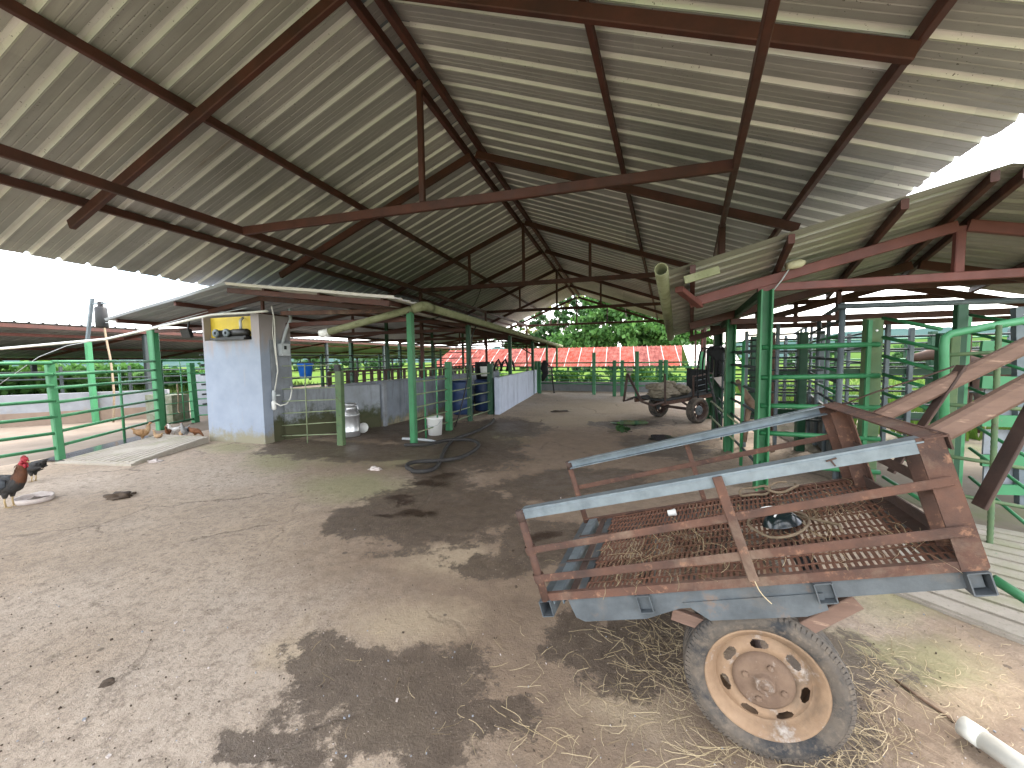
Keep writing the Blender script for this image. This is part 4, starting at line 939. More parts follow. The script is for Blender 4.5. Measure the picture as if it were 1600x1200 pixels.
# pasture grass
def grass_mb(regions, seed):
    rnd = random.Random(seed); b = MB()
    for (x0, x1, y0, y1, n, h) in regions:
        for _ in range(n):
            x, y = rnd.uniform(x0, x1), rnd.uniform(y0, y1); z = land(x, y); hh = h*rnd.uniform(.5, 1.3); a = rnd.uniform(0, 6.28); w = hh*.16
            dx, dy = cos(a)*w, sin(a)*w; lx, ly = rnd.gauss(0, .25)*hh, rnd.gauss(0, .25)*hh
            b.add([(x-dx, y-dy, z), (x+dx, y+dy, z), (x+lx+dx*.3, y+ly+dy*.3, z+hh)], [(0, 1, 2)], False)
    return b
tag(grass_mb([(-40, -19, 4, 30, 9000, .35), (4.5, 22, 8.5, 30, 16000, .38), (22, 60, 8, 60, 6000, .6), (-12, 6, 19.5, 27, 5000, .3)], 5).build('pasture_grass', M['grass']), kind='stuff')
wood = crown_mb([((x, y, z), (4, 4, 2.2)) for x, y, z in [(-90+8*i+random.uniform(-3, 3), 95+random.uniform(-10, 10)-abs(i-8)*2.5, .8) for i in range(18)]], 7000, .9, 91)
tag(wood.build('far_woodland', M['leaf_dark']), kind='stuff')
# ------------------------------------------------------------------ right shed
ux, uy = V((.993, -.119, 0)), V((.119, .993, 0)); RO = V((.40, 4.0, 0))
def RS(u, v, z): return RO+ux*u+uy*v+V((0, 0, z))
rsd = thing('corral_shed', 'lower shed roof on the right with pink steel trusses over the green pens', 'shed', RS(2.5, 4, 0))
Ng, Nr, Ne = V((.40, 4.0, 2.36)), V((2.90, 4.0, 3.0)), V((5.7, 3.7, 2.3))
Fg, Fr, Fe = V((.97, 8.05, 1.93)), V((4.33, 8.0, 2.82)), V((7.2, 7.8, 2.1))
def sheet_uv(name, r0, r1, e0, e1, mat, par, pitch=.26):
    L = (r1-r0).length; b = MB(); pr = rib_profile(0, L, pitch); n = len(pr); vs = []; rows = 7
    for i in range(rows):
        t = i/(rows-1)
        for y, dz in pr:
            s = y/L; p = r0.lerp(r1, s).lerp(e0.lerp(e1, s), t)
            vs.append(p+V((0, 0, dz+.012*mnoise.noise(V((p.x*.9, p.y*1.2, 7))))))
    b.add(vs, [(i*n+k, i*n+k+1, (i+1)*n+k+1, (i+1)*n+k) for i in range(rows-1) for k in range(n-1)], False)
    return b.build(name, mat, par)
def RF(s, v, o=0.0):                       # s: 0 gutter, 1 ridge, 2 far eave; v: 0 near verge, 1 far verge
    if s <= 1: p = Ng.lerp(Nr, s).lerp(Fg.lerp(Fr, s), v)
    else: p = Nr.lerp(Ne, s-1).lerp(Fr.lerp(Fe, s-1), v)
    return p-V((0, 0, o))
sheet_uv('roof_sheet', Nr, Fr, Ng, Fg, M['zinc_green'], rsd)
sheet_uv('roof_sheet', Nr, Fr, Ne, Fe, M['zinc_green'], rsd)
for s in (.10, .42, .74, .965, 1.035, 1.35, 1.75):
    chan(MB(), RF(s, .008, .05), RF(s, .99, .05), .05, .085).build('purlin', M['primer'], rsd)
for v, mt in ((.24, 'primer_pink'), (.63, 'primer'), (.975, 'primer')):
    for s1, s2 in ((.09, .985), (1.95, 1.015)):
        chan(MB(), RF(s1, v, .15), RF(s2, v, .15), .06, .11).build('rafter', M[mt], rsd)
    q = RF(1, v, .16)
    if v < .3:
        chan(MB(), (1.48, q.y+.02, 2.30), (5.6, q.y-.1, 2.30), .05, .085).build('tie_beam', M[mt], rsd)
        chan(MB(), (q.x, q.y+.02, 2.33), (q.x, q.y+.02, q.z), .08, .06, (0, 1, 0)).build('king_post', M[mt], rsd)
    else:
        y = q.y
        chan(MB(), (1.6, y+.02, 2.06), (6.4, y-.1, 2.06), .05, .085).build('tie_beam', M[mt], rsd)
        chan(MB(), (2.85, y+.02, 2.46), (5.2, y+.02, 2.46), .05, .08).build('tie_beam', M[mt], rsd)
        chan(MB(), (2.96, y+.02, 2.09), (2.96, y+.02, 2.45), .06, .05, (0, 1, 0)).build('king_post', M[mt], rsd)
chan(MB(), RF(.05, .1, .1), RF(.13, .25, .2), .08, .06).build('end_bracket', M['primer_pink'], rsd)
chan(MB(), (1.54, 5.0, 2.25), (1.80, 7.9, 2.10), .06, .10).build('eaves_beam', M['dkgreen'], rsd)
for (x, y, mt, w, h) in ((1.55, 4.97, 'green', .125, 2.27), (1.68, 6.88, 'green', .13, 2.12), (1.87, 8.58, 'dkgreen', .15, 2.2), (2.1, 10.4, 'green', .14, 1.7), (5.5, 4.8, 'green', .13, 2.3), (6.3, 7.8, 'dkgreen', .13, 2.1)):
    p = MB(); x0, y0 = x, y
    chan(p, (x, y, -.3), (x, y, h), w, w*.25, (0, 1, 0)); chan(p, (x-w*.42, y-w*.4, -.3), (x-w*.42, y-w*.4, h), w*.16, w*.8, (0, 1, 0)); chan(p, (x+w*.42, y-w*.4, -.3), (x+w*.42, y-w*.4, h), w*.16, w*.8, (0, 1, 0))
    p.build('post', M[mt], rsd)
gg = thing('roof_gutter', 'mossy half pipe gutter with an open end along the edge of the right shed roof', 'gutter', RS(0, 3, 2.3))
MB().hollow(Ng+V((-.04, -.12, .0)), Fg+V((-.03, .05, -.02)), .062, .008, 16).build('pipe', M['pvc_moss'], gg)
b = MB()
MB().box(AY(1096, 430, 3.95), (.30, .04, .07), Matrix.Rotation(-.25, 3, 'Y')).build('flashing', M['pvc_moss'], gg)
p = AY(1243, 413, 4.88)
lb = thing('lamp_fitting', 'cream lamp fitting fixed on the pink rafter of the right shed', 'lamp', p)
b = MB(); b.lathe([(0, -.09), (.035, -.09), (.045, -.02), (.045, .05), (.02, .09), (0, .09)], p, (1, .1, .2), 14); b.build('body', pmat('cream_plastic', (.62, .58, .40), None, 5, .5, 0, .05), lb)
MB().path([p+V((-.05, 0, -.03)), p+V((-.12, .02, -.16)), p+V((-.2, .02, -.27))], .008, 6).build('wire', M['greybox'], lb)
# ------------------------------------------------------------------ corral fences on the right
Yf = 4.95
def RY(x, y, Y): return AY(x, y, Y)
rl = [(RY(1187, a, Yf), RY(1374, c, Yf)) for a, c in ((543, 538), (590, 587), (634, 637), (676, 686), (724, 738))]
b = rail_fence('corral_fence', 'green pipe fence panel between the tall green shed post and the broad mossy post', 'fence', rl, [], M['green'], M['green'], .027, group='green corral fences on the right', loc=(2.1, Yf, 0))
bp = thing('gate_post', 'broad mossy green post with a round hole near its top', 'post', (2.62, Yf, 0))
a, c = RY(1370, 497, Yf), RY(1376, 800, Yf)
MB().beam((a.x, Yf+.06, -.4), (a.x, Yf+.06, a.z), .15, .10, (0, 1, 0), bev=.012).build('post', M['olive'], bp)
MB().beam((a.x-.06, Yf-.005, -.4), (a.x-.06, Yf-.005, a.z-.02), .035, .03, (0, 1, 0)).build('flange', M['green'], bp)
b = MB(); b.lathe([(0, 0), (.012, 0), (.012, .004), (0, .004)], (a.x+.01, Yf+.008, a.z-.13), (0, -1, 0), 12); b.build('bolt', M['whiteplastic'], bp)
rl = []
for yl, yr in ((497, 514), (527, 546), (556, 580), (585, 612), (614, 645), (672, 704), (702, 742), (745, 800), (790, 850)):
    rl.append((RY(1380, yl, 4.9), RY(1470, yr, 4.3)))
rail_fence('corral_gate', 'sloping green pipe gate hung between the mossy post and the bright green gate frame', 'gate', rl, [((2.74, 4.32, -.4), (2.74, 4.32, 1.72), .07, M['dkgreen'])], M['green'], M['dkgreen'], .018, group='green corral fences on the right', loc=(2.7, 4.6, 0))
fg = thing('frame_gate', 'bright mint green tube frame gate with a ridged upright behind the cart shafts', 'gate', RY(1475, 700, 4.2))
a, c, e = RY(1476, 522, 4.2), RY(1476, 760, 4.2), RY(1640, 494, 4.15)
MB().path([c, a+V((0, 0, -.1)), a+V((.005, 0, -.03)), a+V((.04, 0, 0)), a.lerp(e, .4), e], .032, 10).build('frame', M['mint'], fg)
for y0, y1 in ((555, 545), (632, 642), (712, 738), (770, 800)): MB().tube(RY(1478, y0, 4.2), RY(1640, y1, 4.15), .016, 8).build('bar', M['olive'], fg)
p0, p1 = RY(1561, 508, 4.1), RY(1546, 860, 3.9)
b = MB(); n = 90; b.path([p0.lerp(p1, i/n) for i in range(n+1)], [.017+(.003 if i % 2 else 0) for i in range(n+1)], 8); b.build('ridged_upright', M['olive'], fg)
b = MB(); b.path([p1, RY(1556, 868, 3.7), RY(1625, 905, 3.5)], .02, 8); b.build('bottom_bar', M['green'], fg)
b = MB(); b.tube(RY(1550, 903, 2.75), RY(1680, 985, 2.6), .026, 10)
tag(b.build('loose_pipe', M['green'], None, RY(1580, 920, 3.3)), 'bright green pipe lying low at the right edge below the cart corner', 'pipe')
for k, (pts, mt, w, lab_) in enumerate((((1493, 525), 'olive', .07, 'narrow olive mossy post just right of the mint gate frame'), ((1506, 520), 'rod', .035, 'thin pale spotted post between two darker posts'), ((1518, 474), 'dkgreen', .085, 'tall dark green post behind the mint gate frame'), ((1534, 492), 'mint', .06, 'flat mint green post joined to the tall dark green post'))):
    a = RY(pts[0], pts[1], 4.75)
    b = MB(); b.beam((a.x, 4.75+k*.05, -.4), (a.x-.01, 4.75+k*.05, a.z), w, w*.8, (0, 1, 0), bev=.006)
    tag(b.build('corral_post', M[mt], None, (a.x, 4.75, 0)), lab_, 'post')
lc_ = thing('loading_chute', 'mint green boarded loading chute at the right edge', 'chute', (4, 5, 0))
for yb_, h in ((541, 13), (597, 15), (657, 14), (719, 14), (764, 12), (840, 16)):
    a, c = RY(1533, yb_, 5.0), RY(1690, yb_+4, 5.0)
    MB().beam(a, c, .03, h/600*5, (0, 0, 1)).build('board', M['mint'], lc_)
for yb_ in (628, 690, 742):
    MB().beam(RY(1536, yb_, 5.1), RY(1690, yb_+6, 5.1), .02, .26).build('panel', M['concrete_wall'], lc_)
MB().beam(RY(1589, 480, 5.05), RY(1597, 900, 5.05), .06, .06, (0, 1, 0)).build('post', M['steelgrey'], lc_)
b = MB(); b.tube(RY(1308, 479, 5.55), RY(1660, 467, 5.4), .032, 10)
tag(b.build('top_pipe', M['steelgrey'], None, RY(1400, 475, 5.5)), 'long grey rusty pipe along the top of the tall corral', 'pipe')
# slanting green rods of the inner gate right of the chute post
rl = [(RY(1515, a, 4.85), RY(1640, c, 4.1)) for a, c in ((492, 512), (520, 548), (552, 590), (606, 660), (660, 735), (700, 790), (745, 850))]
rail_fence('slanting_gate', 'leaning green rod gate in front of the boarded chute', 'gate', rl, [], M['green'], M['green'], .014, group='green corral fences on the right', loc=(3.2, 4.6, 0))
# tall race
dv = V((.49, 1.62, 0)); r0 = V((2.58, 5.6, 0))
race = thing('cattle_race', 'tall race of grey blue pipes over a grey board wall on the right', 'fence', r0)
for i in range(7):
    p = r0+dv*i*.62
    MB().tube(p+V((0, 0, -.4)), p+V((0, 0, 2.14)), .032 if i % 2 == 0 else .026, 10).build('post', M['steelgrey'], race)
e = r0+dv*4.4
for z in (2.14, 1.96, 1.78, 1.62, 1.48, 1.34, 1.2, 1.06, .92):
    MB().tube(r0+V((0, 0, z)), e+V((0, 0, z)), .02 if z < 2 else .03, 8).build('rail', (M['green'] if int(z*100) % 4 else M['darkrail']) if z < 2 else M['steelgrey'], race)
for k in range(9):
    a, c = r0+dv*(k*.48-.3)+V((.07, 0, .32)), r0+dv*(k*.48+.16)+V((.07, 0, .32))
    MB().beam(a, c, .04, .84).build('board', M['race_board'], race)
race2 = thing('inner_race', 'second grey pipe race farther inside the right corral', 'fence', r0+V((1.1, 1.0, 0)))
for i in range(6):
    p = r0+V((1.0, 1.0, 0))+dv*i*.8
    MB().beam(p+V((0, 0, -.4)), p+V((0, 0, 1.95)), .07 if i % 2 else .045, .05, (0, 1, 0)).build('post', M['dkgreen'] if i % 2 else M['steelgrey'], race2)
for z in (1.9, 1.65, 1.4, 1.15, .9, .6): MB().tube(r0+V((1, 1, z)), r0+V((1, 1, z))+dv*4.2, .018, 8).build('rail', M['darkrail'], race2)
Yg = 8.8
rl = [((2.4, Yg, z), (9.5, Yg-.6, z)) for z in (.35, .62, .86, 1.1, 1.3, 1.62, 1.85)]
cf = rail_fence('cross_fence', 'dark cross fence of thin rails before the bright pasture on the right', 'fence', rl, [((x, Yg-(x-2.4)*.085, -.4), (x, Yg-(x-2.4)*.085, 2.0), .07, M['steelgrey'] if j % 2 else M['rust']) for j, x in enumerate((2.9, 3.7, 4.35, 5.0, 5.75, 6.9, 8.2))], M['darkrail'], M['darkrail'], .018)
for z in (.42, 1.22): MB().beam((2.4, Yg+.04, z), (9.5, Yg-.56, z), .03, .11).build('plank', M['dkgreen'], cf)
rl = [((3.0, 12.5, z), (14, 11.5, z)) for z in (.4, .7, 1.0, 1.3, 1.6, 1.8)]
rail_fence('outer_fence', 'outer dark rail fence along the pasture beyond the right corral', 'fence', rl, [((x, 12.5-(x-3)*.09, -.4), (x, 12.5-(x-3)*.09, 1.9), .10, M['dkgreen']) for x in (3.0, 4.2, 5.6, 7, 8.6, 10.5, 13)], M['darkrail'], M['dkgreen'], .02)
rl = [((2.0, 7.25, z), (3.05, 7.1, z)) for z in (.5, .72, .94, 1.12, 1.3, 1.5, 1.7, 1.88)]
rail_fence('pen_divider', 'narrow panel of close dark rails between the shed posts and the tall race', 'fence', rl, [((2.02, 7.25, 0), (2.02, 7.25, 1.95), .05, M['steelgrey']), ((2.45, 7.19, 0), (2.45, 7.19, 2.05), .05, M['steelgrey']), ((2.78, 7.14, 0), (2.78, 7.14, 1.9), .12, M['dkgreen'])], M['darkrail'], M['steelgrey'], .016)
rl = [((2.3, 10.6, z), (9.0, 10.2, z)) for z in (.4, .6, .8, 1.0, 1.2, 1.42, 1.64, 1.86)]
rail_fence('pen_divider', 'farther panel of close green rails across the back of the right pens', 'fence', rl, [((x, 10.6-(x-2.3)*.06, 0), (x, 10.6-(x-2.3)*.06, 2.0), w_, M[m_]) for x, w_, m_ in ((2.35, .06, 'steelgrey'), (3.1, .14, 'dkgreen'), (3.75, .06, 'steelgrey'), (4.5, .13, 'green'), (5.3, .06, 'steelgrey'), (6.4, .12, 'dkgreen'), (7.6, .06, 'steelgrey'))], M['green'], M['steelgrey'], .016)
# panels between the shed posts on the right
rl = [((1.72, 6.9, z), (1.57, 5.0, z)) for z in (.25, .62, .86, 1.12, 1.4, 1.6)]
rail_fence('side_fence', 'dark rail panel between the two nearest green posts of the right shed', 'fence', rl, [], M['darkrail'], M['green'], .018, uprights=[((1.64, 6.0, -.1), (1.64, 6.0, 1.75))], upmat=M['green'], ur=.022, group='dark rail panels of the right shed', loc=(1.64, 6, 0))
rl = [((1.9, 8.6, z), (1.7, 6.95, z)) for z in (.2, .45, .7, .95, 1.2, 1.45)]
rail_fence('side_fence', 'dark rail panel behind the hanging harness', 'fence', rl, [], M['darkrail'], M['green'], .016, uprights=[((1.8, 7.8, -.1), (1.8, 7.8, 1.6))], upmat=M['darkrail'], ur=.018, group='dark rail panels of the right shed', loc=(1.8, 7.8, 0))
rl = [((2.0, 8.7, z), (3.9, 15.2, z)) for z in (.3, .5, .7, .9, 1.1, 1.3)]
rail_fence('side_fence', 'green rail fence running back from the harness post to the far end', 'fence', rl, [((2.6, 10.8, -.2), (2.6, 10.8, 1.6), .1, M['mint']), ((3.2, 13, -.2), (3.2, 13, 1.6), .1, M['mint'])], M['mint'], M['green'], .018, group='dark rail panels of the right shed', loc=(2.6, 11, 0))
# harness hanging on the post
hc = V((1.78, 8.4, 1.62))
hn = thing('leather_harness', 'dark leather harness with long straps hanging on the dark green shed post', 'harness', hc)
rnd = random.Random(3)
for k in range(9):
    ox = -.30+.62*k/8; L = [.9, .55, .8, .4, .5, .7, .45, .8, .5][k]
    a = hc+V((ox*.4, -.12, .05))
    MB().path(smooth_pts([a, hc+V((ox*.8, -.16, .08)), hc+V((ox, -.15, -.12)), hc+V((ox*1.05+.02*rnd.uniform(-1, 1), -.14, -L*.6)), hc+V((ox*1.0, -.13, -L))], 4), .032, 6, flat=.35).build('strap', M['leather'], hn)
b = MB(); b.loft([(hc+V((0, -.1, .12)), V((.10, 0, 0)), V((0, .06, 0))), (hc+V((.02, -.12, .0)), V((.20, 0, 0)), V((0, .08, 0))), (hc+V((.13, -.12, -.2)), V((.11, 0, 0)), V((0, .06, 0))), (hc+V((.17, -.12, -.45)), V((.09, 0, 0)), V((0, .05, 0))), (hc+V((.22, -.12, -.7)), V((.04, 0, 0)), V((0, .03, 0)))], 14)
b.build('saddle_pad', M['leather'], hn)
p = AY(1126, 600, 8.1); b = MB(); b.prism([p+V((-.12, 0, .12)), p+V((.02, 0, .14)), p+V((.14, 0, -.15)), p+V((.05, 0, -.12))], (0, .02, 0))
tag(b.build('hanging_rag', M['foam'], None, p), 'pale rag hanging beside the dark leather harness', 'rag')
b = MB(); b.path(smooth_pts([AY(1108, 565, 8.2), AY(1107, 590, 8.1), AY(1114, 615, 8.0), AY(1120, 650, 8.0), AY(1121, 690, 8.0)]), .022, 6)
tag(b.build('lead_rope', M['black'], None, AY(1110, 600, 8.1)), 'dark lead rope hanging below the leather harness', 'rope')
for k, (a, c) in enumerate((((1111, 627), (1160, 668)), ((1109, 650), (1160, 700)))):
    b = MB(); b.tube(AY(*a, 7.6), AY(*c, 6.2), .016, 6)
    tag(b.build('thin_pole', M['rod'], None, AY(*a, 7.6)), ['upper pale thin pole leaning by the harness post', 'lower pale thin pole leaning by the harness post'][k], 'pole', 'thin poles by the harness post')
b = MB(); b.path([AY(1152, 594, 6.4), AY(1162, 612, 6.3), AY(1172, 628, 6.2), AY(1182, 640, 6.0)], [.03, .045, .06, .05], 8); b.path([AY(1172, 625, 6.2), AY(1168, 650, 6.1), AY(1163, 690, 6.1)], [.05, .035, .03], 8)
tag(b.build('forked_branch', M['wood'], None, AY(1170, 630, 6.2)), 'forked brown branch leaning on the tall green shed post', 'branch')
b = MB(); b.tube(AY(1196, 688, 5.6), AY(1208, 706, 5.5), .025, 8)
tag(b.build('short_stick', M['wood'], None, AY(1200, 690, 5.6)), 'short brown stick behind the green corral rail', 'stick')
b = MB(); b.tube(AX(1098, 515, 3.4), V((AX(1098, 515, 3.4).x, AX(1098, 515, 3.4).y, 0)), .07, 8)
tag(b.build('red_pipe_post', M['primer_pink'], None, V((3.4, AX(1098, 515, 3.4).y, 0))), 'slim reddish post by the grey end of the red roof', 'post')
# cow head glimpsed behind the corral
cp_ = AY(1452, 556, 9.6)
cw = thing('brown_cow', 'brown and black cow half hidden behind the corral rails', 'cow', (cp_.x+.9, cp_.y, 0))
b = MB()
hx = V((-1, .1, 0)).normalized(); sd = V((.1, 1, 0)).normalized()
def ring(dx, z, w, h): return (V((cp_.x+dx, cp_.y, z)), sd*w, V((0, 0, 1))*h)
zc = cp_.z
b.loft([ring(2.2, zc-.25, .05, .08), ring(2.1, zc-.25, .24, .30), ring(1.6, zc-.30, .30, .36), ring(1.0, zc-.28, .28, .34), ring(.6, zc-.2, .22, .30), ring(.35, zc-.06, .14, .2), ring(.15, zc+.03, .10, .14), ring(.02, zc+.03, .10, .11), ring(-.18, zc-.02, .075, .09), ring(-.32, zc-.04, .06, .07), ring(-.36, zc-.04, .03, .035)], 14)
for dx in (.7, 1.95):
    for s in (-.14, .14): b.path([V((cp_.x+dx, cp_.y+s, zc-.4)), V((cp_.x+dx+.03, cp_.y+s, .45)), V((cp_.x+dx, cp_.y+s, -.3))], [.11, .06, .05], 8)
b.build('body', pmat('brown_hide', (.10, .05, .03), (.02, .016, .014), 2.5, .85, 0, .2), cw)
for s in (-1, 1):
    MB().loft([(V((cp_.x+.06, cp_.y+s*.09, zc+.08)), V((.03, 0, .02)), V((0, .02, 0))), (V((cp_.x+.08, cp_.y+s*.18, zc+.09)), V((.05, 0, .03)), V((0, .01, .01))), (V((cp_.x+.09, cp_.y+s*.25, zc+.06)), V((.015, 0, .01)), V((0, .005, 0)))], 8).build('ear', M['leather'], cw)

tag(grid_sheet('corral_floor', [2.9+i*.4 for i in range(24)], [2.2+i*.4 for i in range(27)], lambda x, y: .006+.012*mnoise.noise(V((x, y, 6))), M['corralsoil']), kind='structure')
# ------------------------------------------------------------------ far cart
fcx = V((.75, .67, 0)).normalized(); fcy = V((-.67, .75, 0)).normalized(); FO = V((1.33, 10.05, 0))
def FC(u, v, w): return FO+fcx*u+fcy*v+V((0, 0, w))
fc = thing('loaded_cart', 'far rusty cart loaded with sacks against a dark headboard', 'cart', FO)
def make_wheel(par, c, ax, R_, W_, detail=True, rim='rim', hub='hub'):
    c, ax = V(c), V(ax).normalized(); k = R_/.29; w = W_/2
    b = MB(); r_in = .20*k
    prof = [(r_in, -w*.75), (.215*k, -w*.95), (.25*k, -w*1.02), (.272*k, -w*.88), (.283*k, -w*.72)]
    for q in (-.45, -.15, .15, .45): prof += [(.288*k, w*(q-.12)), (.288*k, w*(q+.06)), (.280*k, w*(q+.075)), (.280*k, w*(q+.11))]
    prof += [(.287*k, w*.62), (.283*k, w*.75), (.272*k, w*.9), (.262*k, w*.97), (.258*k, w*.965), (.252*k, w*1.03), (.238*k, w*1.035), (.232*k, w*1.0), (.222*k, w*1.0), (.215*k, w*.93), (r_in, w*.74)]
    b.lathe(prof, c, ax, 64)
    if detail:
        x = ax.orthogonal().normalized(); y = ax.cross(x)
        for i in range(92):
            a = 2*pi*i/92; rd = x*cos(a)+y*sin(a); tg = ax.cross(rd)
            for s in (-1, 1):
                Mr = Matrix((tg, ax, rd)).transposed()
                b.box(c+rd*(.2675*k)+ax*(s*w*.79), (.0125*k, w*.30, .019*k), Matrix.Rotation(s*.45, 3, tg) @ Mr)
    t = b.build('tyre', M['tyre'], par)
    b = MB()
    b.lathe([(.165*k, -w*.8), (.205*k, -w*.78), (.178*k, -w*.5), (.172*k, w*.1), (.178*k, w*.45), (.19*k, w*.68), (.207*k, w*.80), (.211*k, w*.86), (.207*k, w*.9), (.200*k, w*.84), (.188*k, w*.72), (.176*k, w*.52), (.170*k, w*.36), (.164*k, w*.33)], c, ax, 48)
    # pressed disc with seven slots
    x = ax.orthogonal().normalized(); y = ax.cross(x); nA, nR = 168, 16; vs = []
    for i in range(nR+1):
        r = (.105+(.164-.105)*i/nR)*k; t_ = i/nR
        h = w*(.33+.16*sin(pi*t_)*1.0+.10*(1-t_))
        for q in range(nA):
            a = 2*pi*q/nA; vs.append(c+ax*h+(x*cos(a)+y*sin(a))*r)
    fs = []
    for i in range(nR):
        for q in range(nA):
            am = ((q+.5)/nA*7) % 1-.5; rm = (i+.5)/nR-.56
            if (am/.25)**4+(rm/.25)**2 < 1: continue
            fs.append((i*nA+q, i*nA+(q+1) % nA, (i+1)*nA+(q+1) % nA, (i+1)*nA+q))
    b.add(vs, fs, True)
    b.build('rim', M[rim], par)
    b = MB(); b.lathe([(.108*k, w*.40), (.104*k, w*.62), (.092*k, w*.70), (.06*k, w*.72), (.038*k, w*.68), (.034*k, w*.70), (.034*k, w*.92), (.026*k, w*1.0), (.024*k, w*.94), (.012*k, w*.94), (.011*k, w*1.08), (0, w*1.1)], c, ax, 30)
    for i in range(4):
        a = 2*pi*i/4+.5; p = c+(x*cos(a)+y*sin(a))*.068*k+ax*w*.70
        b.lathe([(.012*k, 0), (.012*k, w*.12), (.008*k, w*.16), (0, w*.16)], p, ax, 6, smooth=False)
    b.build('hub', M[hub], par)
M['tyre'] = pmat('muddy_tyre', (.062, .053, .045), (.105, .084, .064), 16, .85, 0, .5, 90, spot=(.165, .127, .093), sscale=42, sth=.5, swid=.3, dirt=(.020, .021, .023), dth=.47)
M['rim'] = pmat('muddy_rim', (.27, .18, .112), (.175, .108, .064), 9, .85, 0, .5, 80, spot=(.37, .335, .30), sscale=9, sth=.56, swid=.14, dirt=(.13, .09, .06), dth=.52)
M['hub'] = pmat('rusty_hub', (.16, .105, .07), (.10, .062, .042), 14, .85, 0, .5, 90, spot=(.28, .235, .20), sscale=16, sth=.6, swid=.1)
wd = -fcy
fw = []
for v, s in ((-.57, 1), (.57, -1)):
    wn_ = bpy.data.objects.new('wheel', None); COL.objects.link(wn_); wn_.parent = fc; ORG[wn_.name] = ORG[fc.name]
    make_wheel(wn_, FC(0, v, .30), wd*s, .30, .18, False, 'rust_dark', 'steelgrey')
MB().tube(FC(0, -.5, .3), FC(0, .5, .3), .035, 10).build('axle', M['rust_dark'], fc)
for v in (-.42, .42):
    chan(MB(), FC(-.95, v, .50), FC(.95, v, .62), .05, .09).build('frame_rail', M['rust'], fc)
    MB().beam(FC(-.35, v, .52), FC(0, v, .33), .04, .04).build('strut', M['rust_dark'], fc)
    MB().beam(FC(.35, v, .56), FC(0, v, .33), .04, .04).build('strut', M['rust_dark'], fc)
MB().prism([FC(-.95, -.48, .55), FC(-.95, .48, .55), FC(.95, .48, .67), FC(.95, -.48, .67)], (0, 0, .03)).build('bed', M['darkboard'], fc)
MB().prism([FC(.95, -.52, .62), FC(.95, .52, .62), FC(1.0, .56, 1.22), FC(1.0, -.56, 1.18)], fcx*.03).build('headboard', M['darkboard'], fc)
for z in (.82, .95, 1.08): MB().tube(FC(.93, -.52, z), FC(-.0, -.52, z-.10), .010, 6).build('side_wire', M['steelgrey'], fc)
for u, h in ((-.95, .62), (-.05, .55), (.92, .55)): MB().beam(FC(u, -.5, .5), FC(u-.04, -.52, .55+h), .04, .04, (0, 1, 0)).build('stake', M['rust_dark'], fc)
MB().beam(FC(-.05, -.52, 1.08), FC(.95, -.52, 1.18), .03, .03).build('top_bar', M['rust_dark'], fc)
MB().path([FC(-1.0, -.5, .55), FC(-1.25, -.45, .48), FC(-1.35, -.2, .55), FC(-1.3, .3, 1.15)], .03, 8).build('tail_bar', M['rust_dark'], fc)
MB().path([FC(-1.0, .45, .55), FC(-1.3, .42, .5), FC(-1.3, .3, 1.15)], .03, 8).build('tail_bar', M['rust_dark'], fc)
def sack(c, sx, sy, sz, rot, seed, lab_):
    b = MB(); n, m = 40, 26; vs = []; c = V(c)
    for i in range(m+1):
        t = -1+2*i/m; prf = (1-abs(t)**3.2)**.5 if abs(t) < 1 else 0
        for k in range(n):
            a = 2*pi*k/n; d = V((t*sx, cos(a)*sy*prf, sin(a)*sz*prf))
            f = 1+.25*mnoise.noise(V((d.x*5, d.y*6, d.z*6+seed)))-.42*abs(mnoise.noise(V((d.x*6+seed, d.y*13+seed, d.z*13))))+.16*mnoise.noise(V((d.x*17, d.y*17+seed, d.z*17)))
            d = Matrix.Rotation(rot, 3, 'Z') @ (d*f); vs.append(c+d)
    b.add(vs, [(i*n+k, i*n+(k+1) % n, (i+1)*n+(k+1) % n, (i+1)*n+k) for i in range(m) for k in range(n)], True)
    tag(b.build('jute_sack', M['sack'], None, c), lab_, 'sack', 'sacks on the far cart')
sack(FC(-.55, -.1, .69), .42, .30, .13, .9, 1, 'crumpled sack lying lowest at the tail of the far cart')
sack(FC(-.62, .0, .83), .34, .24, .10, .5, 4, 'crumpled sack on top of the pile on the far cart')
sack(FC(-.05, -.05, .74), .40, .28, .13, 1.3, 7, 'sack in the middle of the far cart bed')
sack(FC(-.1, .15, .86), .18, .15, .10, .2, 9, 'small rolled sack propped against the stake of the far cart')
# ------------------------------------------------------------------ near cart
CO = V((-.329, 1.657, .468)); CR = Matrix.Rotation(-.123, 3, 'Z') @ Matrix.Rotation(-.302, 3, 'Y')
CL, CWD, CH = 1.485, .891, .38
def CP(u, v, w): return CO+CR @ V((u, v, w))
cu, cv, cw_ = CR @ V((1, 0, 0)), CR @ V((0, 1, 0)), CR @ V((0, 0, 1))
def CV(x, y, v):                                     # point of the cart's lengthwise upright plane at offset v
    r = ray(x, y); o = CP(0, v, 0); t = (o-CC).dot(cv)/r.dot(cv); return CC+r*t
def CB(x, y, w=0.0):                                 # point on the tilted bed
    r = ray(x, y); o = CP(0, 0, w); t = (o-CC).dot(cw_)/r.dot(cw_); return CC+r*t
cart = thing('farm_cart', 'tilted rusty two wheeled cart with galvanised rails in the near right', 'cart', (.55, 2.0, 0))
def cbeam(name, mat, a, c, w, h, up=None, bev=.003):
    b = MB(); b.beam(a, c, w, h, up if up is not None else cw_, bev=bev); return b.build(name, mat, cart)
RU, GV, BG = M['rust'], M['galv'], M['bluegrey']
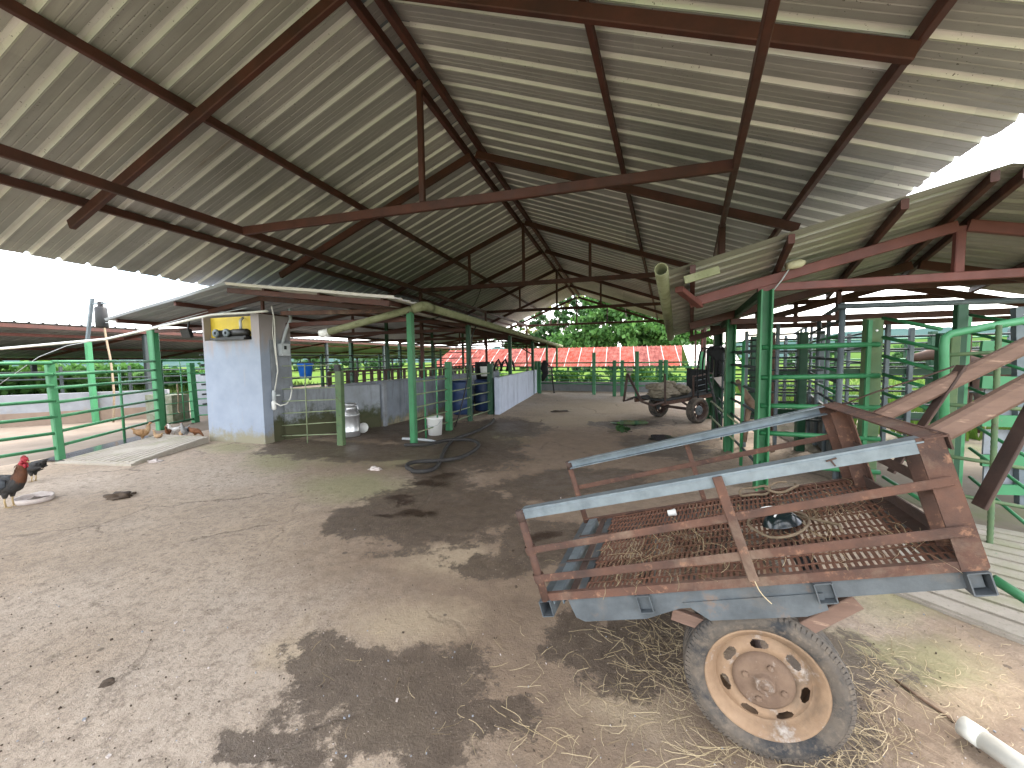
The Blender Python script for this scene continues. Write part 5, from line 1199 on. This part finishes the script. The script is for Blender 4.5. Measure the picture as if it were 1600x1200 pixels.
# bed frame
for v in (0, CWD):
    b = MB(); s = 1 if v == 0 else -1
    b.prism([CP(.0, v, .008), CP(CL, v, .008), CP(CL, v, -.026), CP(.0, v, -.026)], cv*s*.004)
    b.prism([CP(.0, v+s*.0045, .008), CP(CL, v+s*.0045, .008), CP(CL, v+s*.02, .008), CP(.0, v+s*.02, .008)], -cw_*.004)
    b.build('edge_angle', RU, cart)
    # chassis plate
    vv = v+s*.014
    b = MB(); b.prism([CP(.10, vv, -.03), CP(.115, vv, -.115), CP(.15, vv, -.135), CP(.42, vv, -.135), CP(.56, vv, -.10), CP(1.47, vv, -.085), CP(1.47, vv, -.03)], cv*s*.035); b.build('side_plate', BG, cart)
    b = MB(); b.prism([CP(.58, vv-s*.006, -.075), CP(1.05, vv-s*.006, -.07), CP(1.05, vv-s*.006, -.13), CP(.98, vv-s*.006, -.15), CP(.66, vv-s*.006, -.15)], cv*s*.005); b.build('side_plate', BG, cart)
b = MB()
b.beam(CP(.055, .01, .0), CP(.055, CWD-.01, .0), .05, .008, cw_); b.beam(CP(.032, .01, -.022), CP(.032, CWD-.01, -.022), .006, .05, cw_); b.beam(CP(.078, .01, -.022), CP(.078, CWD-.01, -.022), .006, .05, cw_)
b.build('end_channel', GV, cart)
cbeam('end_strip', M['rust_dark'], CP(.125, .02, -.01), CP(.125, CWD-.02, -.01), .035, .006)
cbeam('end_strip', BG, CP(.165, .02, -.02), CP(.165, CWD-.02, -.02), .04, .02)
for v in (.3, .6): cbeam('end_strip', M['rust_dark'], CP(.03, v, .008), CP(.2, v, .004), .025, .005)
for u in (-.005, .435, 1.055, 1.455):
    b = MB(); hw, hh, t = .026, .034, .004; c0 = -.062 if u > .1 else -.055
    for du, dw, w, h in ((-hw, 0, t, hh*2), (hw, 0, t, hh*2), (0, -hh, hw*2-t, t), (0, hh, hw*2-t, t)):
        b.beam(CP(u+du, -.012, c0+dw), CP(u+du, CWD+.012, c0+dw), w, h, cw_)
    b.build('cross_tube', BG, cart)
# expanded grating
b = MB(); g0, g1, v0, v1 = .19, 1.462, .016, CWD-.016; nv = 13; dvv = (v1-v0)/nv; du = .021; rnd = random.Random(2)
def sag(u, v): return -.006+.006*mnoise.noise(V((u*4, v*4, 2)))
for j in range(nv+1):
    v = v0+dvv*j; n = 26
    b.path([CP(g0+(g1-g0)*i/n, v+.003*sin(i*2.1+j), sag(g0+(g1-g0)*i/n, v)) for i in range(n+1)], .0042, 5)
for j in range(nv):
    u = g0+(du*.5 if j % 2 else 0)
    while u < g1:
        a, c = v0+dvv*j, v0+dvv*(j+1)
        b.beam(CP(u, a, sag(u, a)), CP(u+.006, c, sag(u, c)), .0115, .004, cw_); u += du
b.build('grating', M['rust_grate'], cart)
for v in (.3, .6): cbeam('bed_bearer', M['rust_dark'], CP(.18, v, -.03), CP(1.46, v, -.03), .03, .03)
# corner posts and rails
for v, s in ((0, 1), (CWD, -1)):
    MB().tube(CP(0, v, -.02), CP(0, v, CH-.03), .018, 12).build('corner_post', RU, cart)
    MB().tube(CP(0, v, CH-.03), CP(0, v, CH+.022), .020, 12).build('post_cap', M['rust_dark'], cart)
    b = MB(); b.beam(CP(.012, v, CH), CP(1.44, v, CH), .004, .046, cw_); b.beam(CP(.012, v+s*.022, CH+.021), CP(1.44, v+s*.022, CH+.021), .042, .004, cw_); b.beam(CP(.012, v+s*.022, CH-.021), CP(1.44, v+s*.022, CH-.021), .042, .004, cw_)
    b.beam(CP(.012, v-s*.0035, CH+.012), CP(1.44, v-s*.0035, CH+.012), .003, .005, cw_); b.build('top_rail', GV, cart)
    b = MB(); b.beam(CP(1.455, v, -.02), CP(1.455, v, CH+.025), .006, .066, cu); b.beam(CP(1.49, v+s*.034, -.02), CP(1.49, v+s*.034, CH+.025), .06, .005, cu); b.build('end_post', RU, cart)
    vi = v+s*.13
    b = MB(); b.beam(CP(1.46, vi, -.04), CP(1.46, vi, CH), .006, .06, cu); b.beam(CP(1.492, vi+s*.029, -.04), CP(1.492, vi+s*.029, CH), .05, .005, cu); b.build('shaft_post', RU, cart)
cbeam('side_bar', RU, CP(-.02, -.012, .215), CP(1.47, -.012, .262), .005, .031)
cbeam('side_bar', RU, CP(-.02, -.012, .085), CP(1.47, -.012, .105), .005, .034)
cbeam('side_bar', RU, CP(0, CWD+.008, .215), CP(1.46, CWD+.008, .232), .005, .030)
for w in (.215, .085):
    b = MB(); b.lathe([(.024, -.018), (.026, 0), (.024, .018)], CP(0, 0, w), cw_, 12); b.build('clamp', RU, cart)
a, c = CV(1120, 745, -.018), CV(1178, 908, -.018); cbeam('mid_post', RU, c, a, .006, .034, cu)
a, c = CV(1073, 695, CWD+.012), CV(1102, 786, CWD+.012); cbeam('mid_post', RU, c, a, .006, .028, cu)
b = MB(); b.beam(CP(1.47, -.01, CH+.02), CP(1.47, CWD+.01, CH+.02), .06, .006, cw_); b.beam(CP(1.498, -.01, CH), CP(1.498, CWD+.01, CH), .005, .05, cw_); b.build('end_rail', RU, cart)
cbeam('end_rail', M['rust_dark'], CP(1.48, 0, .20), CP(1.48, CWD, .20), .006, .05)
b = MB(); b.beam(CP(1.475, .03, .022), CP(1.475, CWD-.03, .022), .006, .06, cw_); b.beam(CP(1.45, .03, -.006), CP(1.45, CWD-.03, -.006), .05, .005, cw_); b.build('end_rail', M['rust_dark'], cart)
# shafts and braces
def ext(a, c, k): return a+(c-a)*k
for v, p0, p1, q0, q1, th in ((.11, (1438, 692), (1600, 606), (1530, 792), (1600, 663), .062), (CWD-.11, (1372, 652), (1600, 541), (1392, 738), (1490, 590), .062)):
    a, c = CV(*p0, v), CV(*p1, v)
    b = MB(); b.beam(a, ext(a, c, 1.9 if v < .5 else 1.25), .05, th, cw_, bev=.012); b.build('shaft', M['shaft'], cart)
    a, c = CV(*q0, v), CV(*q1, v)
    b = MB(); b.beam(a, ext(a, c, 2.0 if v < .5 else 1.12), .062, .010, cu, bev=.002); b.build('brace', M['rust_dark'], cart)
# running gear
wc = G(1195, 1072, .284); axd = V((cv.x, cv.y, 0)).normalized(); TW = .165
c_in = wc+axd*(TW*.42)
wl_ = bpy.data.objects.new('wheel', None); COL.objects.link(wl_); wl_.parent = cart; ORG['wheel'] = ORG[cart.name]; ORG[wl_.name] = ORG[cart.name]
make_wheel(wl_, c_in, (-axd).normalized()+V((0, 0, .06)), .287, TW)
c_far = c_in+axd*.66
wl2 = bpy.data.objects.new('wheel', None); COL.objects.link(wl2); wl2.parent = cart; ORG[wl2.name] = ORG[cart.name]
make_wheel(wl2, c_far, axd, .287, TW, False)
MB().tube(c_in+axd*.03, c_far-axd*.03, .03, 12).build('axle', M['rust_dark'], cart)
for v in (.09, CWD-.09):
    for p0, p1, w in (((1252, 982), (1338, 938), .055), ((1128, 985), (1050, 957), .05)):
        cbeam('axle_strut', M['shaft'] if v < .3 else M['rust_dark'], CV(*p0, v) if v < .3 else CV(*p0, .09)+cv*.7, CV(*p1, v) if v < .3 else CV(*p1, .09)+cv*.7, .03, w)
    a = CV(1190, 1060, .09)+(cv*.7 if v > .3 else V((0, 0, 0)))
b = MB(); a = CP(1.18, -.005, CH+.004); b.beam(a, a+cu*.03+cw_*.006-cv*.004, .004, .005); b.beam(a+cu*.014, a+cu*.02-cw_*.02-cv*.004, .004, .005)
b.build('hook', M['rust_dark'], cart)
b = MB(); b.path(smooth_pts([CV(1298, 640, CWD), CV(1370, 612, CWD*.8), CV(1440, 590, CWD*.7), CV(1492, 572, CWD*.65)]), .004, 5)
b.build('tie_wire', M['rust_dark'], cart)

# load: rope coil, glossy bowl shard, pipe fitting, straw
c = CB(1218, 822, .014)
rp = MB(); pts = []
for k in range(46):
    a = 2*pi*k/40+.6; rr = 1+.06*sin(3*a)
    pts.append(c+cu*cos(a)*.115*rr+cv*sin(a)*.135*rr+cw_*(.008+.010*abs(sin(a*1.5))))
pts += [c+cu*.20-cv*.07+cw_*.006, c+cu*.19-cv*.13+cw_*.006]
rp.path(pts, .0058, 7)
tag(rp.build('rope_coil', M['rope'], None, c), 'jute rope coiled on the rusty grating round the glossy dark shard', 'rope')
c2 = CB(1180, 770, .012); rp = MB()
for q in range(2):
    o = c2+cu*(.13*q)
    rp.path([o+cu*cos(2*pi*k/20+q)*.075+cv*sin(2*pi*k/20+q)*.07+cw_*(.01+.006*sin(k)) for k in range(19)], .007, 6)
tag(rp.build('rope_coil', M['rope'], None, c2), 'loose rope loops behind the rusty grating middle', 'rope')
c = CB(1222, 817, .02)
sh = thing('dark_shard', 'glossy dark bowl shard with two modelled white reflections inside the rope coil', 'shard', c)
b = MB(); vs = []; n, m = 24, 7
for i in range(m):
    r_ = .025+.055*i/(m-1); z = .05*(1-(i/(m-1))**2)
    for k in range(n):
        a = 2*pi*k/n; vs.append(c+cu*cos(a)*r_*1.0+cv*sin(a)*r_*.8+cw_*z)
b.add(vs, [(i*n+k, i*n+(k+1) % n, (i+1)*n+(k+1) % n, (i+1)*n+k) for i in range(m-1) for k in range(n)]+[tuple(range(n))], True)
b.build('bowl', M['glass_dark'], sh)
for o in (cv*.03-cu*.02, -cv*.035+cu*.035):
    MB().path(smooth_pts([c+o-cu*.06+cw_*.045, c+o-cu*.035+cv*.015+cw_*.06, c+o+cw_*.062+cv*.012, c+o+cu*.025+cw_*.06, c+o+cu*.035+cv*.028+cw_*.055, c+o+cu*.055+cv*.03+cw_*.045]), .0042, 6).build('wire', M['whiteplastic'], sh)  # white strands stand for reflections on the dark bowl, no real wires
c = CB(1050, 801, .018); b = MB(); b.hollow(c-cu*.022, c+cu*.022, .017, .004, 14); b.lathe([(.019, -.004), (.019, .004)], c+cu*.015, cu, 14)
tag(b.build('pipe_fitting', M['whiteplastic'], None, c), 'small white plastic pipe fitting lying on the rusty grating', 'pipe fitting')
c = CB(1392, 838, .02)
def straw_strip(b, p, d, n, L, w, bend, rnd):
    d = d.normalized(); s = d.cross(n).normalized(); pts = []
    k = 5; ang = 0; q = V(p)
    for i in range(k+1):
        pts.append((q.copy(), s.copy())); dd = d*cos(ang)+s*sin(ang)
        q = q+dd*(L/k)+n*rnd.uniform(-.2, .25)*L/k*.3; ang += bend/k+rnd.uniform(-.25, .25)
    vs = []
    for q, s_ in pts: vs += [q-s_*w/2, q+s_*w/2+n*w*.35]
    b.add(vs, [(2*i, 2*i+1, 2*i+3, 2*i+2) for i in range(k)], False)
rnd = random.Random(12)
b = MB()
for (x, y, rx, ry, n, L) in ((1000, 860, 55, 28, 130, .16), (1060, 850, 60, 25, 110, .18), (960, 885, 40, 22, 60, .12), (1255, 815, 70, 35, 170, .15), (1310, 790, 60, 22, 60, .15), (1180, 855, 90, 20, 60, .14), (1400, 845, 60, 15, 45, .16), (1160, 790, 80, 22, 80, .10), (1080, 905, 120, 18, 40, .12), (1000, 905, 60, 18, 40, .12), (1300, 880, 120, 16, 30, .13)):
    for _ in range(n):
        x_, y_ = x+rnd.gauss(0, .55)*rx, y+rnd.gauss(0, .55)*ry
        p = CB(x_, y_, .004+rnd.random()*.018); l = CR.transposed() @ (p-CO)
        if not (.16 < l.x < 1.42 and .03 < l.y < CWD-.06): continue
        a = rnd.gauss(.2, .9); straw_strip(b, p, cu*cos(a)+cv*sin(a), cw_, L*rnd.uniform(.4, 1.3), .0021, rnd.gauss(0, .9), rnd)
tag(b.build('straw_wisps', M['straw'], None, CP(.7, .4, 0)), kind='stuff')
b = MB()
for q in range(1): straw_strip(b, CV(1178, 905, -.02), -cw_*1+cu*(.1-.2*q), -cv, .10+.03*q, .003, -.5, rnd)
tag(b.build('hanging_straw', M['straw'], None, CV(1178, 905, -.02)), kind='stuff')
# straw on the floor
b = MB(); up = V((0, 0, 1))
def gstraw(x, y, L, w=.0021):
    if y > 1235 or y < 650: return
    p = G(x, y, .012+rnd.random()*.010); a = rnd.uniform(0, 6.28)
    straw_strip(b, p, V((cos(a), sin(a), 0)), up, L*rnd.uniform(.35, 1.3), w, rnd.gauss(0, 1.0), rnd)
for (x, y, rx, ry, n, L) in ((1060, 1040, 70, 70, 420, .13), (1030, 1000, 60, 30, 140, .12), (1370, 1110, 60, 90, 420, .13), (1430, 1010, 90, 60, 180, .07), (1330, 1190, 90, 40, 260, .14), (1000, 1090, 90, 60, 150, .12), (850, 1060, 110, 80, 70, .09), (760, 1090, 130, 80, 50, .09), (900, 1160, 110, 40, 70, .14), (1130, 1180, 80, 25, 160, .14), (880, 890, 60, 15, 10, .1), (1480, 1110, 80, 70, 150, .09), (700, 1000, 160, 60, 25, .08), (1560, 1060, 40, 60, 60, .06), (550, 1050, 100, 80, 14, .07)):
    for _ in range(int(n*.48)): gstraw(x+rnd.gauss(0, .6)*rx, y+rnd.gauss(0, .6)*ry, L)
tag(b.build('floor_straw', M['straw'], None, G(1100, 1050)), kind='stuff')
# grit and crumbs on the floor
b = MB()
for _ in range(800):
    x, y = rnd.uniform(0, 1600), 700+500*rnd.random()**.8; p = G(x, y, .008)
    if p.y < .6 or p.x > 2.8: continue
    s = rnd.uniform(.0015, .0045) if rnd.random() < .95 else rnd.uniform(.005, .009)
    b.box(p, (s*rnd.uniform(1, 2), s*rnd.uniform(1, 2), s), Matrix.Rotation(rnd.uniform(0, 3), 3, V((rnd.random(), rnd.random(), 1))), mi=0 if rnd.random() < .72 else (1 if rnd.random() < .5 else 2))
tag(b.build('grit', [M['dung'], M['concrete_wall'], M['foam']], None, (0, 2, 0)), kind='stuff')
# white pvc pipe in the corner
a, c = G(1503, 1133, .055), G(1600, 1200, .055)
b = MB(); e = a+(c-a)*3.2; b.hollow(a, e, .036, .005, 20); b.hollow(a+(c-a)*.0, a+(c-a)*.36, .0385, .004, 20)
tag(b.build('plastic_pipe', M['pvc'], None, a), 'white plastic pipe lying on the floor in the lower right corner', 'pipe')
b = MB(); b.path([G(1400, 1063, .012), G(1440, 1092, .015), G(1470, 1112, .012), G(1492, 1128, .012)], .006, 6)
tag(b.build('twig', M['wood'], None, G(1440, 1092)), 'thin dark twig lying behind the end of the white plastic pipe', 'twig')

# ------------------------------------------------------------------ birds
cr = V((cos(YAW), sin(YAW), 0)); cf = V((-sin(YAW), cos(YAW), 0))
def bird(name, label, cat, foot, h, fwd, hen, mats, pose=0, group=None, rooster=False):
    fwd = V((fwd.x, fwd.y, 0)).normalized(); sd = V((-fwd.y, fwd.x, 0)); t = thing(name, label, cat, foot, group); o = V(foot)
    def P(f, s, z): return o+(fwd*f+sd*s+V((0, 0, z)))*h
    def rg(f, z, wx, hz, tilt=0):
        return (P(f, 0, z), sd*(wx*h), (V((0, 0, 1))*cos(tilt)-fwd*sin(tilt))*(hz*h))
    if pose == 0:
        rings = [rg(-.34, .56, .02, .03), rg(-.29, .54, .07, .09), rg(-.15, .47, .15, .16), rg(.0, .44, .175, .185), rg(.13, .47, .13, .16, .3), rg(.20, .56, .10, .12, .7), rg(.24, .66, .075, .09, 1.1), rg(.255, .76, .058, .065, 1.2), rg(.27, .84, .055, .058, .9), rg(.305, .895, .056, .055, .3), rg(.345, .90, .042, .042), rg(.365, .895, .02, .02)]
        hd = (.345, .895)
    else:
        rings = [rg(-.34, .60, .02, .03), rg(-.29, .58, .07, .09), rg(-.15, .50, .15, .16), rg(.0, .45, .175, .18), rg(.14, .42, .155, .17, -.2), rg(.25, .38, .10, .12, -.5), rg(.32, .30, .07, .075, -.8), rg(.38, .21, .055, .055, -.9), rg(.42, .15, .052, .05, -.7), rg(.45, .11, .04, .04, -.7), rg(.46, .09, .015, .015, -.7)]
        hd = (.45, .11)
    b = MB(); b.loft(rings, 16)
    nr = len(rings)
    for i in range(nr-1):
        for k in range(16):
            b.mi[i*16+k] = 0 if i < 5 else (1 if i < nr-4 else 2)
    b.mi[-1] = 2
    fe = MB(); rn0 = random.Random(9)                      # overlapping feathers laid over the skin
    for i in range(1, nr-4):
        for rep in range(3 if i < 5 else 4):
            for k in range(18):
                a = 2*pi*(k+rn0.random())/18; q = rn0.random()
                c0 = rings[i][0].lerp(rings[i+1][0], q); rx = rings[i][1].lerp(rings[i+1][1], q); ry = rings[i][2].lerp(rings[i+1][2], q)
                p = c0+rx*cos(a)+ry*sin(a); nrm = (rx.normalized()*cos(a)+ry.normalized()*sin(a)).normalized()
                ax_ = (rings[i][0]-rings[i+1][0]); ax_ = (ax_-nrm*ax_.dot(nrm)).normalized(); sw = ax_.cross(nrm)
                L = h*(.085 if i < 5 else .10)*rn0.uniform(.8, 1.3); w_ = h*(.022 if i < 5 else .011)
                tip = p+ax_*L+nrm*h*.010
                fe.add([p-sw*w_*.6+nrm*h*.004, p+sw*w_*.6+nrm*h*.004, p+ax_*L*.6+sw*w_+nrm*h*.012, tip, p+ax_*L*.6-sw*w_+nrm*h*.012], [(0, 1, 2, 3, 4)], False, 0 if i < 5 else 1)
    fe.build('plumage', [mats[0], mats[1]], t)
    for s in (-.06, .06):                                  # thighs grow out of the body
        b.loft([(P(.0, s, .38), sd*(.075*h), fwd*(.10*h)), (P(-.01, s, .28), sd*(.05*h), fwd*(.06*h)), (P(-.02, s*1.05, .19), sd*(.025*h), fwd*(.03*h))], 10)
    b.build('body', mats[:3], t)
    for s in (-.065, .065):
        g = MB(); g.path([P(-.02, s, .22), P(-.03, s, .12), P(-.01, s, .012)], .014*h, 6)
        for a in (-.5, 0, .5, pi): g.path([P(-.01, s, .012), P(-.01+cos(a)*.085*(.6 if a == pi else 1), s+sin(a)*.085, .006)], [.011*h, .005*h], 5)
        g.build('leg', M['beak'], t)
    f0, z0_ = hd
    g = MB(); dn = -.5 if pose else 0
    g.loft([(P(f0-.005, 0, z0_), sd*(.02*h), V((0, 0, .022*h))), (P(f0+.04, 0, z0_-.012+dn*.04), sd*(.010*h), V((0, 0, .012*h))), (P(f0+.075, 0, z0_-.03+dn*.06), sd*(.002*h), V((0, 0, .003*h)))], 8)
    g.build('beak', M['beak'], t)
    for s in (-1, 1):
        g = MB(); g.lathe([(0, -.006*h), (.010*h, 0), (0, .006*h)], P(f0-.03, s*.048, z0_+.012), sd, 8); g.build('eye', M['black'], t)
        g = MB(); w = [rg(.10, .50, .02, .07), rg(.02, .49, .03, .11), rg(-.12, .47, .028, .10), rg(-.26, .46, .016, .05), rg(-.34, .46, .004, .012)]
        g.loft([(c_+sd*(s*(.16 if i in (1, 2) else (.14 if i == 0 else .09))*h), rx, ry) for i, (c_, rx, ry) in enumerate(w)], 10); g.build('wing', mats[3], t)
    ck = 1.0 if rooster else .45
    g = MB(); n = 5
    for i in range(n):
        f = f0-.075+.10*i/(n-1); hh = (.05+.035*sin(pi*i/(n-1)))*ck
        g.prism([P(f-.018, -.008, z0_+.035), P(f+.018, -.008, z0_+.035), P(f-.004, -.008, z0_+.04+hh)], sd*(.016*h))
    g.build('comb', M['comb'], t)
    if rooster:
        g = MB()
        for s in (-.02, .02): g.loft([(P(f0-.02, s, z0_-.03), sd*(.016*h), fwd*(.025*h)), (P(f0-.015, s, z0_-.09), sd*(.018*h), fwd*(.03*h)), (P(f0-.01, s, z0_-.13), sd*(.006*h), fwd*(.01*h))], 8)
        for s in (-1, 1): g.lathe([(0, -.004*h), (.042*h, 0), (0, .008*h)], P(f0-.035, s*.05, z0_-.01), sd*s, 10)
        g.build('wattle', M['comb'], t)
    g = MB(); rn = random.Random(5); nt_ = 11 if rooster else 6
    for i in range(nt_):
        q = i/(nt_-1); s = rn.uniform(-.07, .07); L = (.52 if rooster else .24)*(1-.35*q); a0 = 1.9-.9*q if rooster else 2.3-.5*q
        pts = []; p = P(-.28, s*.4, .55); a = a0
        for k in range(9):
            pts.append(p); p = p+(fwd*cos(a)+V((0, 0, sin(a)))+sd*s*1.2)*(L*h/8); a += (.26 if rooster else .05)
        ws = [.02*h+.035*h*sin(pi*min(1, .15+k/9)) for k in range(9)]
        vs = []
        for pt, w in zip(pts, ws): vs += [pt-sd*.004*h+V((0, 0, -w*.5)), pt+sd*.004*h+V((0, 0, -w*.5)), pt+sd*.004*h+V((0, 0, w*.6)), pt-sd*.004*h+V((0, 0, w*.6))]
        o_ = len(g.v); g.add(vs, [(4*k+j, 4*k+(j+1) % 4, 4*k+4+(j+1) % 4, 4*k+4+j) for k in range(8) for j in range(4)], True, 1 if (rooster and i in (2, 6)) else 0)
    g.build('tail', [mats[4], M['whiteplastic']], t)
    return t
M['comb'] = pmat('red_comb', (.30, .016, .03), (.22, .012, .02), 20, .6, 0, .2)
M['beak'] = pmat('horn_yellow', (.36, .26, .12), (.28, .20, .10), 20, .6, 0, .1)
def feath(name, a, b_): return pmat(name, a, b_, 26, .7, 0, .4, 110)
fb, fc_, fr_ = feath('black_feathers', (.014, .016, .02), (.04, .035, .03)), feath('chestnut_feathers', (.12, .042, .015), (.06, .022, .010)), feath('red_face', (.30, .02, .03), (.24, .015, .02))
fs_ = feath('dark_barred_feathers', (.05, .06, .07), (.015, .015, .018))
ft, fbuff = feath('tan_feathers', (.30, .175, .08), (.21, .115, .05)), feath('buff_feathers', (.38, .26, .15), (.28, .18, .10))
fw_ = feath('white_feathers', (.75, .73, .70), (.6, .58, .56)); fg_ = feath('grey_feathers', (.36, .36, .36), (.24, .24, .24)); fo = feath('ginger_feathers', (.20, .08, .03), (.13, .05, .022))
bird('rooster', 'dark rooster with chestnut neck and red face at the left edge', 'rooster', G(17, 792), .56, cr+cf*.1, False, (fb, fc_, fr_, fs_, fb), rooster=True)
bird('black_hen', 'black hen pecking behind the red face of the rooster', 'hen', G(52, 752), .42, -cr-cf*.2, True, (fb, fb, fb, fb, fb), pose=1)
bird('tan_hen', 'tan hen standing at the foot of the left fence', 'hen', G(224, 690), .40, cr+cf*.4, True, (ft, fbuff, ft, ft, ft))
for nm, lab_, x, y, h, d, ms_, pz in (('chick', 'small buff chick beside the tan hen', 247, 690, .25, -cr, (fbuff,)*5, 0), ('young_hen', 'ginger young hen below the rod gate', 263, 683, .26, -cf+cr*.3, (fo,)*5, 0), ('chick', 'white chick standing among the brown ones', 272, 681, .29, -cr*.6-cf, (fw_,)*5, 0), ('chick', 'pale pecking chick left of the grey hen', 284, 685, .24, cr*.6-cf, (fbuff,)*5, 1), ('grey_hen', 'grey hen facing the yard near the pump wall', 290, 685, .36, -cf+cr*.2, (fg_, fg_, fg_, fs_, fg_), 0), ('ginger_hen', 'ginger hen pecking right beside the pump wall', 306, 684, .32, cr*.9+cf*.1, (fo, fo, fo, fo, fo), 1)):
    bird(nm, lab_, 'chick' if nm == 'chick' else 'hen', G(x, y), h, d, True, ms_, pz, group='small flock by the left fence')
c = G(54, 782)
dish = thing('feed_dish', 'broken dirty foam dish on the floor in front of the rooster', 'dish', c)
b = MB(); vs = []; n = 28; prof = [(.0, .012), (.14, .012), (.17, .05), (.185, .055), (.18, .0), (0, .0)]
for r_, z in prof:
    for k in range(n):
        a = 2*pi*k/n; f = 1+.14*mnoise.noise(V((cos(a)*1.5, sin(a)*1.5, 3))); zz_ = z*(1+.5*mnoise.noise(V((cos(a)*2, sin(a)*2, 8))) if z > .02 else 1)
        vs.append(c+V((cos(a)*max(r_, .001)*f*1.0, sin(a)*max(r_, .001)*f*.8, zz_)))
b.add(vs, [(i*n+k, i*n+(k+1) % n, (i+1)*n+(k+1) % n, (i+1)*n+k) for i in range(len(prof)-1) for k in range(n)], True); b.build('tray', M['foam'], dish)
lump('feed', 'x', 'feed', c+V((.03, .02, .012)), .11, .08, .025, M['dung'], 8, .4)
fo_ = bpy.data.objects['feed']; tag(fo_, 'brown feed heaped in the broken foam dish', 'feed')

# ------------------------------------------------------------------ light
SUN_AZ, SUN_EL = R(38), R(52)                         # azimuth measured from +Y towards +X
w = bpy.data.worlds.new('World'); scene.world = w; w.use_nodes = True
nt = w.node_tree; N = NT(nt); bg = nt.nodes['Background']
sky = N.n('ShaderNodeTexSky', sky_type='NISHITA'); sky.sun_disc = False; sky.sun_elevation = SUN_EL; sky.sun_rotation = SUN_AZ
sky.air_density = 1.0; sky.dust_density = 3.0; sky.ozone_density = 1.0
tc = N.n('ShaderNodeTexCoord')
cl = N.ramp(N.noise(tc.outputs['Generated'], 2.6, 7, .6, .3), .34, .62)
mixc = N.mix(N.math('MULTIPLY', cl, .85), sky.outputs['Color'], (9.9, 9.9, 9.8))
N.l(mixc, bg.inputs['Color']); bg.inputs['Strength'].default_value = .15
sun = bpy.data.lights.new('sun', 'SUN'); sun.energy = 1.0; sun.angle = R(12); sun.color = (1, .95, .88)
so = bpy.data.objects.new('sun', sun); COL.objects.link(so)
sv_ = V((sin(SUN_AZ)*cos(SUN_EL), cos(SUN_AZ)*cos(SUN_EL), sin(SUN_EL)))
so.rotation_euler = sv_.to_track_quat('Z', 'Y').to_euler(); so.location = (20, 30, 40)
vs_ = scene.view_settings; vs_.view_transform = 'Standard'; vs_.look = 'None'; vs_.gamma = 1; vs_.use_curve_mapping = False
vs_.exposure = 2.6
scene.render.engine = 'CYCLES'
scene.cycles.max_bounces = 8; scene.cycles.diffuse_bounces = 6; scene.cycles.glossy_bounces = 3; scene.cycles.transmission_bounces = 3
scene.cycles.sample_clamp_indirect = 6
scene.cycles.use_denoising = True
scene.render.resolution_x = 1024; scene.render.resolution_y = 768
